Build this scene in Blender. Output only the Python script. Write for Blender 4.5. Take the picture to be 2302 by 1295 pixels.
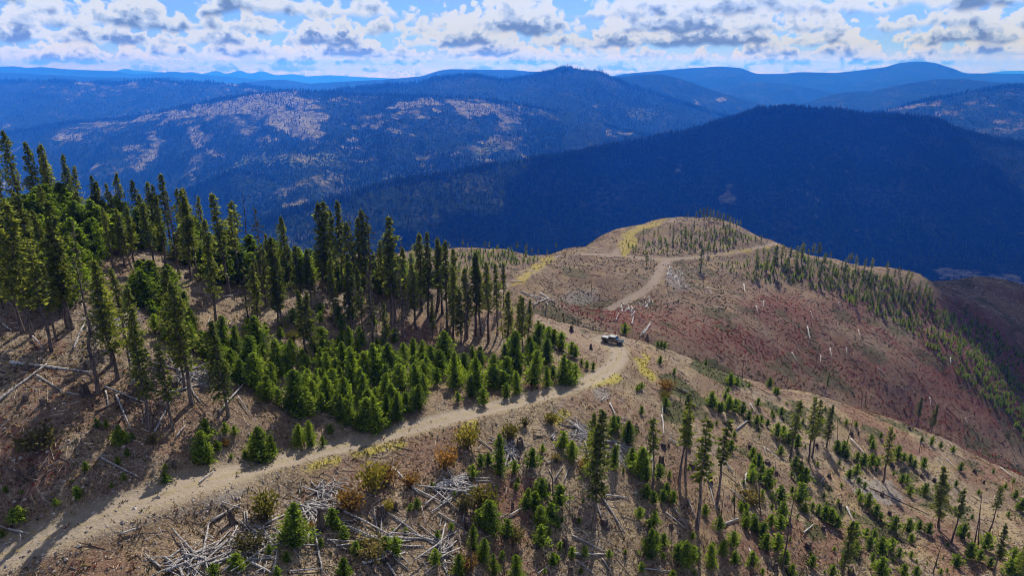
import bpy, math, random
import numpy as np
from mathutils import Vector, Matrix, Euler

for o in list(bpy.data.objects):
    bpy.data.objects.remove(o)
SC = bpy.context.scene
COL = SC.collection
R = math.radians
random.seed(7)
RNG = np.random.default_rng(7)

# ------------------------------------------------------------------ camera
PITCH = R(18.0); FOC = 1535.0; CX, CY = 1151.0, 647.5
cam_d = bpy.data.cameras.new('camera'); cam = bpy.data.objects.new('camera', cam_d); COL.objects.link(cam)
cam_d.sensor_width = 36.0; cam_d.lens = 36.0 * FOC / 2302.0
cam_d.clip_start = 0.5; cam_d.clip_end = 400000.0
cam.location = (0, 0, 0); cam.rotation_euler = (R(90) - PITCH, 0, 0)
SC.camera = cam

# ------------------------------------------------------------------ sun, sky, exposure
SUN_EL, SUN_AZ = R(43), R(11)
SUN_V = Vector((math.sin(SUN_AZ) * math.cos(SUN_EL), math.cos(SUN_AZ) * math.cos(SUN_EL), math.sin(SUN_EL)))
sl = bpy.data.lights.new('sun', 'SUN'); sl.energy = 5.0; sl.angle = R(0.53); sl.color = (1.0, 0.955, 0.89)
sun = bpy.data.objects.new('sun', sl); COL.objects.link(sun)
sun.rotation_euler = (-SUN_V).to_track_quat('-Z', 'Y').to_euler()
SC.view_settings.view_transform = 'Standard'; SC.view_settings.look = 'None'
SC.view_settings.gamma = 1.0; SC.view_settings.use_curve_mapping = False
SC.view_settings.exposure = 0.66
SC.render.engine = 'CYCLES'
SC.cycles.max_bounces = 6; SC.cycles.diffuse_bounces = 2; SC.cycles.glossy_bounces = 2
SC.cycles.transmission_bounces = 3; SC.cycles.transparent_max_bounces = 6; SC.cycles.volume_bounces = 0
SC.cycles.filter_width = 0.95
SC.cycles.use_denoising = True
try:
    SC.cycles.denoiser = 'OPENIMAGEDENOISE'; SC.cycles.denoising_prefilter = 'ACCURATE'
except Exception:
    pass


class NT:
    """small helper to write node trees"""
    def __init__(s, tree):
        s.t = tree; s.n = tree.nodes; s.l = tree.links; s.n.clear()

    def put(s, sock, v):
        if isinstance(v, bpy.types.NodeSocket): s.l.new(v, sock)
        elif v is not None:
            if isinstance(v, (tuple, list)) and sock.type == 'RGBA' and len(v) == 3: v = (*v, 1)
            sock.default_value = v

    def m(s, op, a, b=None, c=None, clamp=False):
        n = s.n.new('ShaderNodeMath'); n.operation = op; n.use_clamp = clamp
        s.put(n.inputs[0], a); s.put(n.inputs[1], b)
        if c is not None: s.put(n.inputs[2], c)
        return n.outputs[0]

    def v(s, op, a, b=None, scale=None):
        n = s.n.new('ShaderNodeVectorMath'); n.operation = op
        s.put(n.inputs[0], a); s.put(n.inputs[1], b)
        if scale is not None: s.put(n.inputs['Scale'], scale)
        return n.outputs['Value'] if op in ('LENGTH', 'DOT_PRODUCT') else n.outputs[0]

    def xyz(s, v):
        n = s.n.new('ShaderNodeSeparateXYZ'); s.put(n.inputs[0], v); return n.outputs

    def comb(s, x, y, z):
        n = s.n.new('ShaderNodeCombineXYZ'); s.put(n.inputs[0], x); s.put(n.inputs[1], y); s.put(n.inputs[2], z); return n.outputs[0]

    def noise(s, vec, scale, detail=3, rough=0.55, dist=0.0, lac=2.0, out='Fac'):
        n = s.n.new('ShaderNodeTexNoise'); s.put(n.inputs['Vector'], vec)
        n.inputs['Scale'].default_value = scale; n.inputs['Detail'].default_value = detail
        n.inputs['Roughness'].default_value = rough; n.inputs['Distortion'].default_value = dist
        n.inputs['Lacunarity'].default_value = lac
        return n.outputs[out]

    def vor(s, vec, scale, out='Distance', feat='F1'):
        n = s.n.new('ShaderNodeTexVoronoi'); s.put(n.inputs['Vector'], vec); n.feature = feat
        n.inputs['Scale'].default_value = scale; return n.outputs[out]

    def ss(s, x, a, b, lo=0.0, hi=1.0):
        n = s.n.new('ShaderNodeMapRange'); n.interpolation_type = 'SMOOTHSTEP'
        s.put(n.inputs['Value'], x); s.put(n.inputs['From Min'], a); s.put(n.inputs['From Max'], b)
        s.put(n.inputs['To Min'], lo); s.put(n.inputs['To Max'], hi)
        return n.outputs[0]

    def mix(s, f, a, b, mode='MIX'):
        n = s.n.new('ShaderNodeMix'); n.data_type = 'RGBA'; n.blend_type = mode; n.clamp_factor = True
        s.put(n.inputs[0], f); s.put(n.inputs[6], a); s.put(n.inputs[7], b)
        return n.outputs[2]

    def attr(s, name):
        n = s.n.new('ShaderNodeAttribute'); n.attribute_name = name; return n.outputs['Fac']

    def geo(s, k='Position'): return s.n.new('ShaderNodeNewGeometry').outputs[k]

    def rnd(s): return s.n.new('ShaderNodeObjectInfo').outputs['Random']


# ---- world: physical sky with rows of cumulus standing on flat bases, closer rows in front of farther ones
W = bpy.data.worlds.new('World'); SC.world = W; W.use_nodes = True
w = NT(W.node_tree)
tc = w.n.new('ShaderNodeTexCoord').outputs['Generated']
dirv = w.v('NORMALIZE', tc)
dx, dy, dz = w.xyz(dirv)
sky = w.n.new('ShaderNodeTexSky'); sky.sky_type = 'NISHITA'; sky.sun_disc = False
sky.sun_elevation = SUN_EL; sky.sun_rotation = SUN_AZ; sky.altitude = 1800; sky.air_density = 1.0; sky.dust_density = 0.6; sky.ozone_density = 1.6
col = w.v('MULTIPLY', sky.outputs[0], (0.088, 0.096, 0.112))
hl = w.m('SQRT', w.m('ADD', w.m('MULTIPLY', dx, dx), w.m('MULTIPLY', dy, dy)))
hx = w.m('DIVIDE', dx, w.m('MAXIMUM', hl, 0.001)); hy = w.m('DIVIDE', dy, w.m('MAXIMUM', hl, 0.001))
el = w.m('ADD', w.m('ARCTANGENT', w.m('DIVIDE', dz, w.m('MAXIMUM', hl, 0.001))), 0.018)      # radians above the dipped horizon
# thin high veil
def veiled():
    c = w.v('MULTIPLY', sky.outputs[0], (0.026, 0.041, 0.080))
    veil = w.noise(w.comb(w.m('MULTIPLY', hx, 3.0), w.m('MULTIPLY', hy, 3.0), w.m('MULTIPLY', el, 26.0)), 1.6, 4, 0.55)
    veil = w.m('MULTIPLY', w.ss(veil, 0.40, 0.75), 0.55)
    c = w.mix(veil, c, (0.22, 0.31, 0.50))
    return w.mix(w.ss(el, 0.045, 0.010), c, (0.62, 0.50, 0.34))


def cloud_row(c, k, eb):
    s = 0.0100 + eb * 0.40
    off = 17.3 * k
    vv = w.m('DIVIDE', w.m('SUBTRACT', el, eb), s)
    ux = w.m('ADD', w.m('DIVIDE', hx, s), off); uy = w.m('DIVIDE', hy, s)
    P = w.comb(ux, uy, w.m('MULTIPLY', vv, 1.3))
    P0 = w.comb(ux, uy, 3.1 * k)
    cover = w.noise(P0, 0.27, 3, 0.55)                       # which stretch of the row carries cloud
    base_j = w.noise(P0, 1.1, 1, 0.5)
    puff = w.noise(P, 1.0, 7, 0.57, 0.3)
    ball = w.vor(w.v('ADD', P, w.v('SCALE', w.noise(P, 2.4, 2, out='Color'), scale=0.5)), 1.9)
    top = w.m('MULTIPLY', w.m('SUBTRACT', cover, 0.338), 7.5)    # height of the towers above this base
    dens = w.m('SUBTRACT', top, vv)
    dens = w.m('ADD', dens, w.m('MULTIPLY', w.m('SUBTRACT', puff, 0.5), 3.0))
    dens = w.m('SUBTRACT', dens, w.m('MULTIPLY', ball, 0.8))
    vb = w.m('SUBTRACT', vv, w.m('MULTIPLY', w.m('SUBTRACT', base_j, 0.5), 0.6))
    a = w.m('MULTIPLY', w.ss(dens, -0.05, 0.26), w.ss(vb, -0.10, 0.14))
    a = w.m('MULTIPLY', a, 0.98)
    # rims and tops are lit by the sun behind, thick cores and bases are in their own shade
    core = w.ss(dens, 0.10, 1.5)
    hi = w.ss(vb, 1.7, -0.1)
    patch = w.ss(puff, 0.42, 0.62)
    shade = w.m('MULTIPLY', core, w.m('ADD', w.m('MULTIPLY', hi, 0.86), w.m('MULTIPLY', patch, 0.22)), clamp=True)
    relief = w.ss(w.noise(P, 3.0, 3, 0.65), 0.42, 0.60)
    shade = w.m('SUBTRACT', shade, w.m('MULTIPLY', w.m('MULTIPLY', relief, 0.46), w.ss(vb, 0.0, 0.7)), clamp=True)
    far = math.exp(-eb / 0.014)
    lit = (0.475 + 0.33 * far, 0.505 + 0.10 * far, 0.57 - 0.35 * far)
    mid = (0.30 + .38 * far, 0.375 + .12 * far, 0.51 - .22 * far)
    drk = (0.105 + 0.22 * far, 0.165 + 0.12 * far, 0.280 + 0.02 * far)
    cc = w.mix(w.ss(shade, 0.05, 0.45), lit, mid)
    cc = w.mix(w.ss(shade, 0.38, 0.90), cc, drk)
    return w.mix(a, c, cc)


def background(c):
    n = w.n.new('ShaderNodeBackground'); w.put(n.inputs[0], c); return n.outputs[0]


def mixsh(f, a, b):
    n = w.n.new('ShaderNodeMixShader'); w.put(n.inputs[0], f); w.l.new(a, n.inputs[1]); w.l.new(b, n.inputs[2]); return n.outputs[0]


rows = []
e = 0.0005
while e < 0.135:
    rows.append(e); e = e * 1.27 + 0.0050
zones = [-0.004, 0.018, 0.040, 0.070, 0.105, 0.15]
# overhead: one broken cloud deck seen from below
deck = w.noise(w.comb(w.m('DIVIDE', dx, w.m('MAXIMUM', dz, 0.05)), w.m('DIVIDE', dy, w.m('MAXIMUM', dz, 0.05)), 0.0), 1.1, 4, 0.6)
over = w.mix(w.ss(deck, 0.47, 0.60), w.v('MULTIPLY', sky.outputs[0], (0.026, 0.041, 0.080)), (0.62, 0.68, 0.78))
sh = background(over)
for zi in range(len(zones) - 2, -1, -1):
    z0, z1 = zones[zi], zones[zi + 1]
    c = veiled()
    for k, eb in enumerate(rows):
        s_ = 0.0100 + eb * 0.40
        if eb - 0.25 * s_ < z1 and eb + 3.2 * s_ > z0:
            c = cloud_row(c, k, eb)
    sh = mixsh(w.m('LESS_THAN', el, z1), sh, background(c))
low = background((0.20, 0.29, 0.45))
sh = mixsh(w.m('LESS_THAN', el, zones[0]), sh, low)
wo = w.n.new('ShaderNodeOutputWorld'); w.l.new(sh, wo.inputs[0])
W.cycles.sampling_method = 'MANUAL'; W.cycles.sample_map_resolution = 512

# ------------------------------------------------------------------ numeric helpers
def ray(u, v):
    """direction of a picture point, as (x per y, z per y)"""
    a = (np.asarray(u, float) - CX) / FOC; b = (CY - np.asarray(v, float)) / FOC
    yy = math.cos(PITCH) + b * math.sin(PITCH); zz = -math.sin(PITCH) + b * math.cos(PITCH)
    return a / yy, zz / yy


def project(x, y, z):
    f = y * math.cos(PITCH) - z * math.sin(PITCH); up = y * math.sin(PITCH) + z * math.cos(PITCH)
    f = np.maximum(f, 0.01)
    return CX + FOC * x / f, CY - FOC * up / f


_perm = np.random.default_rng(3).random((256, 256))


def vnoise(x, y):
    xi = np.floor(x).astype(int); yi = np.floor(y).astype(int)
    fx = x - xi; fy = y - yi
    fx = fx * fx * fx * (fx * (fx * 6 - 15) + 10); fy = fy * fy * fy * (fy * (fy * 6 - 15) + 10)
    g = lambda i, j: _perm[i & 255, j & 255]
    a = g(xi, yi); b = g(xi + 1, yi); c = g(xi, yi + 1); d = g(xi + 1, yi + 1)
    return (a + (b - a) * fx) * (1 - fy) + (c + (d - c) * fx) * fy


def fbm(x, y, oct=4, gain=0.5):
    x = np.asarray(x, float); y = np.asarray(y, float)
    s = 0; a = 1; t = 0
    for i in range(oct):
        s = s + a * vnoise(x * 2 ** i + 37.2 * i, y * 2 ** i + 11.7 * i); t += a; a *= gain
    return s / t          # 0..1, mean about .5


def sstep(x, a, b):
    t = np.clip((x - a) / (b - a), 0, 1); return t * t * (3 - 2 * t)


def inpoly(u, v, poly):
    u = np.asarray(u, float); v = np.asarray(v, float)
    ins = np.zeros(u.shape, bool); n = len(poly)
    for i in range(n):
        x1, y1 = poly[i]; x2, y2 = poly[(i + 1) % n]
        if y1 == y2: continue
        c = ((y1 > v) != (y2 > v)) & (u < (x2 - x1) * (v - y1) / (y2 - y1) + x1)
        ins ^= c
    return ins


def polydist(x, y, P):
    """distance to a polyline, and the value of the third column there"""
    best = np.full(np.shape(x), 1e9); val = np.zeros(np.shape(x))
    for (x1, y1, z1), (x2, y2, z2) in zip(P[:-1], P[1:]):
        L = (x2 - x1) ** 2 + (y2 - y1) ** 2 + 1e-9
        t = np.clip(((x - x1) * (x2 - x1) + (y - y1) * (y2 - y1)) / L, 0, 1)
        d = np.hypot(x - x1 - t * (x2 - x1), y - y1 - t * (y2 - y1))
        m = d < best; best = np.where(m, d, best); val = np.where(m, z1 + t * (z2 - z1), val)
    return best, val


class TPS:
    def __init__(s, pts, lam=2.0):
        p = np.array(pts, float); s.x = p[:, 0]; s.y = p[:, 1]; n = len(p)
        K = s.U(s.x[:, None] - s.x, s.y[:, None] - s.y) + lam * np.eye(n)
        A = np.zeros((n + 3, n + 3)); A[:n, :n] = K; A[:n, n] = 1; A[:n, n + 1] = s.x; A[:n, n + 2] = s.y
        A[n:, :n] = A[:n, n:].T
        s.w = np.linalg.solve(A, np.concatenate([p[:, 2], np.zeros(3)]))

    def U(s, dx, dy):
        r2 = dx * dx + dy * dy + 1e-6; return 0.5 * r2 * np.log(r2)

    def __call__(s, x, y):
        x = np.asarray(x, float); y = np.asarray(y, float); n = len(s.x)
        o = s.w[n] + s.w[n + 1] * x + s.w[n + 2] * y
        for i in range(n): o = o + s.w[i] * s.U(x - s.x[i], y - s.y[i])
        return o


def P3(u, v, Y):
    tx, tz = ray(u, v); return (float(tx) * Y, Y, float(tz) * Y)


# ------------------------------------------------------------------ the near ridge and the hill behind it
near_vis = [(0, 1295, 56), (0, 1215, 60), (-200, 1250, 60), (0, 1050, 66), (0, 900, 74), (0, 700, 92), (60, 520, 112), (200, 640, 101),
            (220, 880, 78), (300, 750, 90), (350, 960, 76), (400, 1110, 68), (550, 930, 84), (500, 700, 110), (650, 1030, 81), (600, 800, 102),
            (650, 740, 112), (800, 800, 112), (940, 740, 130), (900, 960, 91), (1080, 770, 134), (1140, 905, 104), (1190, 800, 128), (1300, 865, 115),
            (1370, 820, 130), (1385, 775, 149), (1460, 830, 135), (400, 1295, 57), (800, 1295, 63), (900, 1100, 77), (1300, 1295, 74), (1330, 1150, 84),
            (1400, 1000, 100), (1600, 1200, 88), (1800, 1295, 88), (1620, 950, 128), (1800, 1090, 115), (2302, 1295, 100), (2302, 1180, 124), (2000, 1090, 130), (2600, 1295, 112)]
near_crest = [(-250, 440, 122), (0, 478, 124), (200, 520, 127), (400, 568, 131), (650, 600, 138), (850, 622, 143), (1000, 652, 148), (1140, 690, 152), (1300, 737, 155),
              (1400, 757, 158), (1500, 790, 157), (1620, 836, 159), (1860, 900, 164), (2100, 980, 169), (2302, 1088, 168), (2600, 1230, 168)]
pts = [P3(*p) for p in near_vis + near_crest]
for u, v, Y in near_crest:
    x, y, z = P3(u, v, Y)
    for dY, dz in ((28, 17), (90, 62), (220, 150)):
        pts.append((x * (Y + dY) / Y, Y + dY, z - dz))
N_T = TPS(pts)
mid_vis = [(1230, 720, 215), (1330, 720, 228), (1400, 735, 226), (1500, 760, 222), (1380, 692, 262), (1478, 615, 303), (1492, 582, 338), (1560, 580, 343), (1650, 566, 356), (1742, 548, 370),
           (1150, 640, 252), (1140, 610, 268), (1230, 588, 310), (1240, 660, 258), (1300, 640, 280), (1400, 570, 338), (1410, 530, 372), (1470, 540, 368), (1560, 530, 378), (1640, 520, 384),
           (1620, 830, 218), (1620, 720, 255), (1600, 640, 305), (1800, 860, 232), (1800, 740, 270), (1760, 640, 320), (2000, 920, 240), (2000, 800, 268), (1950, 700, 305),
           (2200, 1000, 240), (2200, 850, 278), (2302, 1030, 246), (2302, 850, 296), (2150, 720, 322), (2302, 700, 360), (1100, 590, 285), (1000, 600, 270), (2500, 900, 300)]
mid_crest = [(700, 590, 285), (900, 575, 290), (1040, 556, 300), (1140, 560, 310), (1220, 583, 330), (1280, 560, 350), (1350, 528, 384), (1450, 499, 402), (1500, 489, 411), (1560, 486, 418),
             (1630, 497, 408), (1700, 525, 388), (1755, 547, 376), (1900, 586, 360), (2060, 618, 352), (2150, 626, 420), (2302, 650, 430), (2550, 665, 440)]
pts = [P3(*p) for p in mid_vis + mid_crest]
for u, v, Y in mid_crest:
    x, y, z = P3(u, v, Y)
    for dY, dz in ((35, 16), (110, 66)):
        pts.append((x * (Y + dY) / Y, Y + dY, z - dz))
for u in (-200, 200, 600, 1000):        # hollow behind the near ridge
    x, y, z = P3(u, 700, 200); pts.append((x, 200, -110))
for u in (1400, 1800, 2302):
    x, y, z = P3(u, 800, 170); pts.append((x, 165, P3(u, 800, 170)[2] - 75))
M_T = TPS(pts, 6.0)


def H_raw(x, y):
    yn = np.clip(y, 42, 300); xn = np.clip(x, -150, 230)
    zn = N_T(xn, yn) - 0.5 * np.maximum(y - 300, 0) + 0.15 * np.abs(x - xn)
    ym = np.clip(y, 120, 520); xm = np.clip(x, -330, 480)
    zm = M_T(xm, ym) - 0.5 * np.maximum(y - 520, 0) - 0.45 * np.abs(x - xm) - 1.2 * np.maximum(150 - y, 0)
    k = 1.5
    h = np.maximum(zn, zm) + 0.25 * k * np.exp(-np.abs(zn - zm) / k)
    near = sstep(y, 260, 150)
    h = h + (fbm(x / 9, y / 9, 3) - 0.5) * 1.5 + (fbm(x / 2.1, y / 2.1, 3) - 0.5) * (0.35 + 0.25 * (1 - near)) + (fbm(x / 26 + 9, y / 26, 2) - 0.5) * 4.0 * (1 - near)
    return np.maximum(h, -760)


# fan-shaped lattice: rows further away are further apart
NTX, NY = 700, 500
TT = np.linspace(-1.12, 1.12, NTX)
YY = 22 * (900 / 22.0) ** (np.linspace(0, 1, NY))
TG, YG = np.meshgrid(TT, YY)
XG = TG * YG
HG = H_raw(XG, YG)


def hit(u, v, H=None, ymin=30):
    """where picture point (u, v) meets the ground -> x, y, z (nan where it misses)"""
    H = HG if H is None else H
    tx, tz = ray(u, v); tx = np.atleast_1d(tx); tz = np.atleast_1d(tz)
    ci = np.clip((tx - TT[0]) / (TT[1] - TT[0]), 0, NTX - 1.001); c0 = ci.astype(int); f = ci - c0
    out = np.full((len(tx), 3), np.nan)
    for i in range(len(tx)):
        h = H[:, c0[i]] * (1 - f[i]) + H[:, c0[i] + 1] * f[i]
        d = h - tz[i] * YY
        idx = np.where((d >= 0) & (YY > ymin))[0]
        if len(idx) == 0: continue
        j = idx[0]
        if j == 0: continue
        g = d[j - 1] / (d[j - 1] - d[j]) if d[j] != d[j - 1] else 0
        g = min(max(g, 0), 1)
        y = YY[j - 1] + g * (YY[j] - YY[j - 1])
        out[i] = (tx[i] * y, y, h[j - 1] + g * (h[j] - h[j - 1]))
    return out


def gz(x, y):
    """ground height at world x, y"""
    x = np.asarray(x, float); y = np.asarray(y, float)
    t = np.clip((x / y - TT[0]) / (TT[1] - TT[0]), 0, NTX - 1.001); r = np.clip(np.log(y / 22) / math.log(900 / 22.0) * (NY - 1), 0, NY - 1.001)
    c0 = t.astype(int); r0 = r.astype(int); f = t - c0; g = r - r0
    a = HG[r0, c0] * (1 - f) + HG[r0, c0 + 1] * f; b = HG[r0 + 1, c0] * (1 - f) + HG[r0 + 1, c0 + 1] * f
    return a * (1 - g) + b * g


def path(pix, n=6, smooth=3):
    p = []
    for (u1, v1), (u2, v2) in zip(pix[:-1], pix[1:]):
        for k in range(n): p.append((u1 + (u2 - u1) * k / n, v1 + (v2 - v1) * k / n))
    p.append(pix[-1]); p = np.array(p)
    P = hit(p[:, 0], p[:, 1]); P = P[~np.isnan(P[:, 0])]
    for _ in range(smooth * 6):
        P[1:-1] = 0.25 * P[:-2] + 0.5 * P[1:-1] + 0.25 * P[2:]
    return P


road_main = path([(-120, 1300), (60, 1228), (200, 1172), (350, 1115), (500, 1072), (650, 1030), (800, 996), (900, 968), (1000, 942), (1140, 908), (1240, 884), (1320, 860), (1370, 832), (1396, 805), (1392, 780), (1350, 762)], smooth=2)
road_hill = path([(1372, 694), (1430, 664), (1465, 642), (1478, 618), (1488, 598), (1500, 582), (1560, 580), (1640, 568), (1700, 557), (1744, 548)], smooth=1)
road_link = path([(1300, 570), (1400, 574), (1440, 580), (1500, 582)], smooth=1)
road_left = path([(1128, 652), (1160, 632), (1195, 612), (1218, 597), (1235, 585), (1255, 575)], smooth=1)
road_loop = path([(1385, 572), (1400, 550), (1412, 527), (1432, 513), (1470, 503), (1510, 495)], smooth=1)
RD = []
for P, wdt in ((road_main, 2.1), (road_hill, 2.3), (road_link, 2.2), (road_left, 2.2), (road_loop, 2.6)):
    d, z = polydist(XG, YG, P); RD.append((d, wdt))
    f = sstep(d, wdt + 3.6, wdt * 0.8)
    HG = HG * (1 - f) + (z + (fbm(XG / 1.3, YG / 1.3, 2) - 0.5) * 0.16) * f
d_main = RD[0][0]
# wheel ruts
HG = HG - 0.10 * np.exp(-((d_main - 0.85) / 0.25) ** 2)


# ------------------------------------------------------------------ materials
def material(name):
    m = bpy.data.materials.new(name); m.use_nodes = True
    return m, NT(m.node_tree)


def finish(n, shader, disp=None):
    o = n.n.new('ShaderNodeOutputMaterial'); n.l.new(shader, o.inputs[0])
    return o


def principled(n, color, rough=0.9, spec=0.2, metal=0.0, bump=None, bstr=0.5, bdist=0.1, **kw):
    p = n.n.new('ShaderNodeBsdfPrincipled')
    n.put(p.inputs['Base Color'], color); n.put(p.inputs['Roughness'], rough)
    p.inputs['Specular IOR Level'].default_value = spec; n.put(p.inputs['Metallic'], metal)
    for k, v in kw.items(): n.put(p.inputs[k.replace('_', ' ')], v)
    if bump is not None:
        b = n.n.new('ShaderNodeBump'); b.inputs['Strength'].default_value = bstr; b.inputs['Distance'].default_value = bdist
        n.put(b.inputs['Height'], bump); n.l.new(b.outputs[0], p.inputs['Normal'])
    return p.outputs[0]


def ground_material():
    m, n = material('slope_soil')
    P = n.geo()
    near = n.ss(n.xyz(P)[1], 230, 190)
    soil = n.mix(n.ss(n.noise(P, 0.9, 5, 0.7), 0.35, 0.65), (0.125, 0.088, 0.056), (0.340, 0.258, 0.172))
    soil = n.mix(n.ss(n.noise(P, 0.055, 3, 0.6), 0.42, 0.62), soil, n.mix(n.noise(P, 2.2, 3, 0.7), (0.110, 0.066, 0.038), (0.275, 0.182, 0.110)))
    # dead needles, chips and stones as fine grain
    grain = n.noise(P, 4.5, 4, 0.75)
    soil = n.mix(n.ss(grain, 0.52, 0.70), soil, (0.46, 0.375, 0.29))
    soil = n.mix(n.m('MULTIPLY', n.ss(grain, 0.47, 0.36), 0.9), soil, (0.030, 0.020, 0.014))
    # straw
    st = n.m('MULTIPLY', n.ss(n.noise(P, 0.14, 4, 0.65), 0.44, 0.62), n.ss(n.noise(P, 2.6, 3, 0.7), 0.36, 0.60))
    st = n.m('MULTIPLY', st, n.m('ADD', 0.35, n.m('MULTIPLY', n.attr('straw'), 0.65)))
    c = n.mix(st, soil, n.mix(grain, (0.24, 0.165, 0.070), (0.48, 0.37, 0.20)))
    # red huckleberry, green mats, yellow grass: each a real patch with a ragged edge
    ragged = n.m('ADD', n.m('MULTIPLY', n.noise(P, 0.8, 4, 0.7), 0.7), n.m('MULTIPLY', n.noise(P, 5.0, 2, 0.6), 0.3))
    def patch(c, name, col_a, col_b, w=0.16):
        f = n.m('ADD', n.attr(name), n.m('SUBTRACT', ragged, 0.5))
        f = n.ss(f, 0.5 - w, 0.5 + w)
        return n.mix(n.m('MULTIPLY', f, 0.9), c, n.mix(n.noise(P, 2.9, 3, 0.7), col_a, col_b))
    c = patch(c, 'red', (0.098, 0.033, 0.023), (0.245, 0.105, 0.072), 0.26)
    c = patch(c, 'green', (0.030, 0.042, 0.012), (0.120, 0.125, 0.045))
    c = patch(c, 'yellow', (0.30, 0.235, 0.035), (0.50, 0.42, 0.09), 0.22)
    c = patch(c, 'ash', (0.16, 0.150, 0.140), (0.38, 0.36, 0.33), 0.25)
    c = patch(c, 'road', (0.150, 0.120, 0.088), (0.300, 0.245, 0.185), 0.55)
    c = n.mix(n.m('MULTIPLY', n.attr('crown'), n.ss(n.noise(P, 1.3, 3, 0.7), 0.38, 0.56)), c, n.mix(grain, (0.13, 0.10, 0.05), (0.27, 0.215, 0.10)))
    # the hillside beyond the hollow: brush and slash rows, their shadows painted as dark streaks
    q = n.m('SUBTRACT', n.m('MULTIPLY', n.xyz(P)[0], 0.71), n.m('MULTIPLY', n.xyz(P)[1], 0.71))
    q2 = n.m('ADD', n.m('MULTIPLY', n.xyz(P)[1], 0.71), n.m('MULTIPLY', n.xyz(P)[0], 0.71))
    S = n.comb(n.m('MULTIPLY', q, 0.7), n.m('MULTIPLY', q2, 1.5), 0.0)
    brush_shade = n.ss(n.noise(S, 1.1, 4, 0.65), 0.48, 0.60)
    brush_shade = n.m('MULTIPLY', brush_shade, n.m('MULTIPLY', n.m('SUBTRACT', 1.0, near), n.m('SUBTRACT', 1.0, n.attr('road'))))
    c = n.mix(n.m('MULTIPLY', brush_shade, 0.40), c, n.mix(n.noise(P, 0.5, 2), (0.030, 0.027, 0.018), (0.072, 0.050, 0.030)))
    bump = n.m('ADD', n.m('MULTIPLY', n.noise(P, 1.6, 5, 0.75), 1.0), n.m('MULTIPLY', n.m('SUBTRACT', 1.0, near), n.m('MULTIPLY', n.noise(S, 0.9, 3, 0.6), 0.25)))
    flat = n.m('SUBTRACT', 1.0, n.m('MULTIPLY', n.attr('road'), 0.75))
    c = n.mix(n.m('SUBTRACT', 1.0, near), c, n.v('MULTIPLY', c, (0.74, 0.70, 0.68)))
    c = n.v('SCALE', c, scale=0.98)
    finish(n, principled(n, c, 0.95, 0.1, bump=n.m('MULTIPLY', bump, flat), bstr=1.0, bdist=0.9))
    return m


def forest_material():
    m, n = material('distant_forest_floor')
    P = n.geo()
    f = n.noise(P, 0.035, 5, 0.75)
    g = n.noise(P, 0.0035, 4, 0.6)
    trees = n.mix(n.ss(f, 0.40, 0.62), (0.008, 0.018, 0.009), (0.036, 0.056, 0.022))
    trees = n.mix(n.m('MULTIPLY', n.ss(g, 0.50, 0.66), n.ss(f, 0.45, 0.60)), trees, (0.085, 0.088, 0.040))
    bare = n.mix(n.ss(n.noise(P, 0.022, 4, 0.7), 0.35, 0.65), (0.22, 0.180, 0.085), (0.50, 0.420, 0.230))
    bare = n.mix(n.m('MULTIPLY', n.ss(f, 0.50, 0.58), 0.85), bare, (0.045, 0.045, 0.026))
    k = n.m('ADD', n.attr('clear'), n.m('MULTIPLY', n.m('SUBTRACT', n.noise(P, 0.009, 6, 0.75), 0.5), 2.6))
    c = n.mix(n.m('MULTIPLY', n.ss(k, 0.40, 0.85), 0.85), trees, bare)
    c = n.mix(n.ss(n.m('ADD', n.attr('gold'), n.m('MULTIPLY', n.m('SUBTRACT', f, 0.5), 3.2)), 0.95, 1.25), c, (0.20, 0.21, 0.05))
    c = n.v('SCALE', c, scale=0.7)
    finish(n, principled(n, c, 1.0, 0.0, bump=f, bstr=1.0, bdist=16.0))
    return m


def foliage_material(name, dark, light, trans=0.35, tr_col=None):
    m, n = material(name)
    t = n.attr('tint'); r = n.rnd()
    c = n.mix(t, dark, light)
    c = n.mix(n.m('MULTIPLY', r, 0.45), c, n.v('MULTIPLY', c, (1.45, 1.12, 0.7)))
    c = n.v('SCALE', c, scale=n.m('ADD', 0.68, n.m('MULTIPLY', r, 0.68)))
    d = n.n.new('ShaderNodeBsdfDiffuse'); n.put(d.inputs[0], c)
    tr = n.n.new('ShaderNodeBsdfTranslucent'); n.put(tr.inputs[0], n.v('MULTIPLY', c, tr_col or (1.5, 1.7, 0.7)))
    mx = n.n.new('ShaderNodeMixShader'); mx.inputs[0].default_value = trans
    n.l.new(d.outputs[0], mx.inputs[1]); n.l.new(tr.outputs[0], mx.inputs[2])
    finish(n, mx.outputs[0]); return m


def bark_material(name, a, b, scale=6.0):
    m, n = material(name)
    P = n.n.new('ShaderNodeTexCoord').outputs['Object']
    x, y, z = n.xyz(P)
    q = n.comb(x, y, n.m('MULTIPLY', z, 0.16))
    f = n.noise(q, scale, 4, 0.7)
    c = n.mix(n.ss(f, 0.36, 0.64), a, b)
    c = n.v('SCALE', c, scale=n.m('ADD', 0.72, n.m('MULTIPLY', n.rnd(), 0.56)))
    finish(n, principled(n, c, 0.9, 0.15, bump=f, bstr=0.6, bdist=0.03)); return m


def plain(name, color, rough=0.8, spec=0.3, metal=0.0, nz=0.0, **kw):
    m, n = material(name)
    c = color
    if nz:
        f = n.noise(n.geo(), 6.0, 3, 0.6)
        c = n.mix(f, tuple(v * (1 - nz) for v in color), tuple(v * (1 + nz) for v in color))
    finish(n, principled(n, c, rough, spec, metal, **kw)); return m


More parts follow.
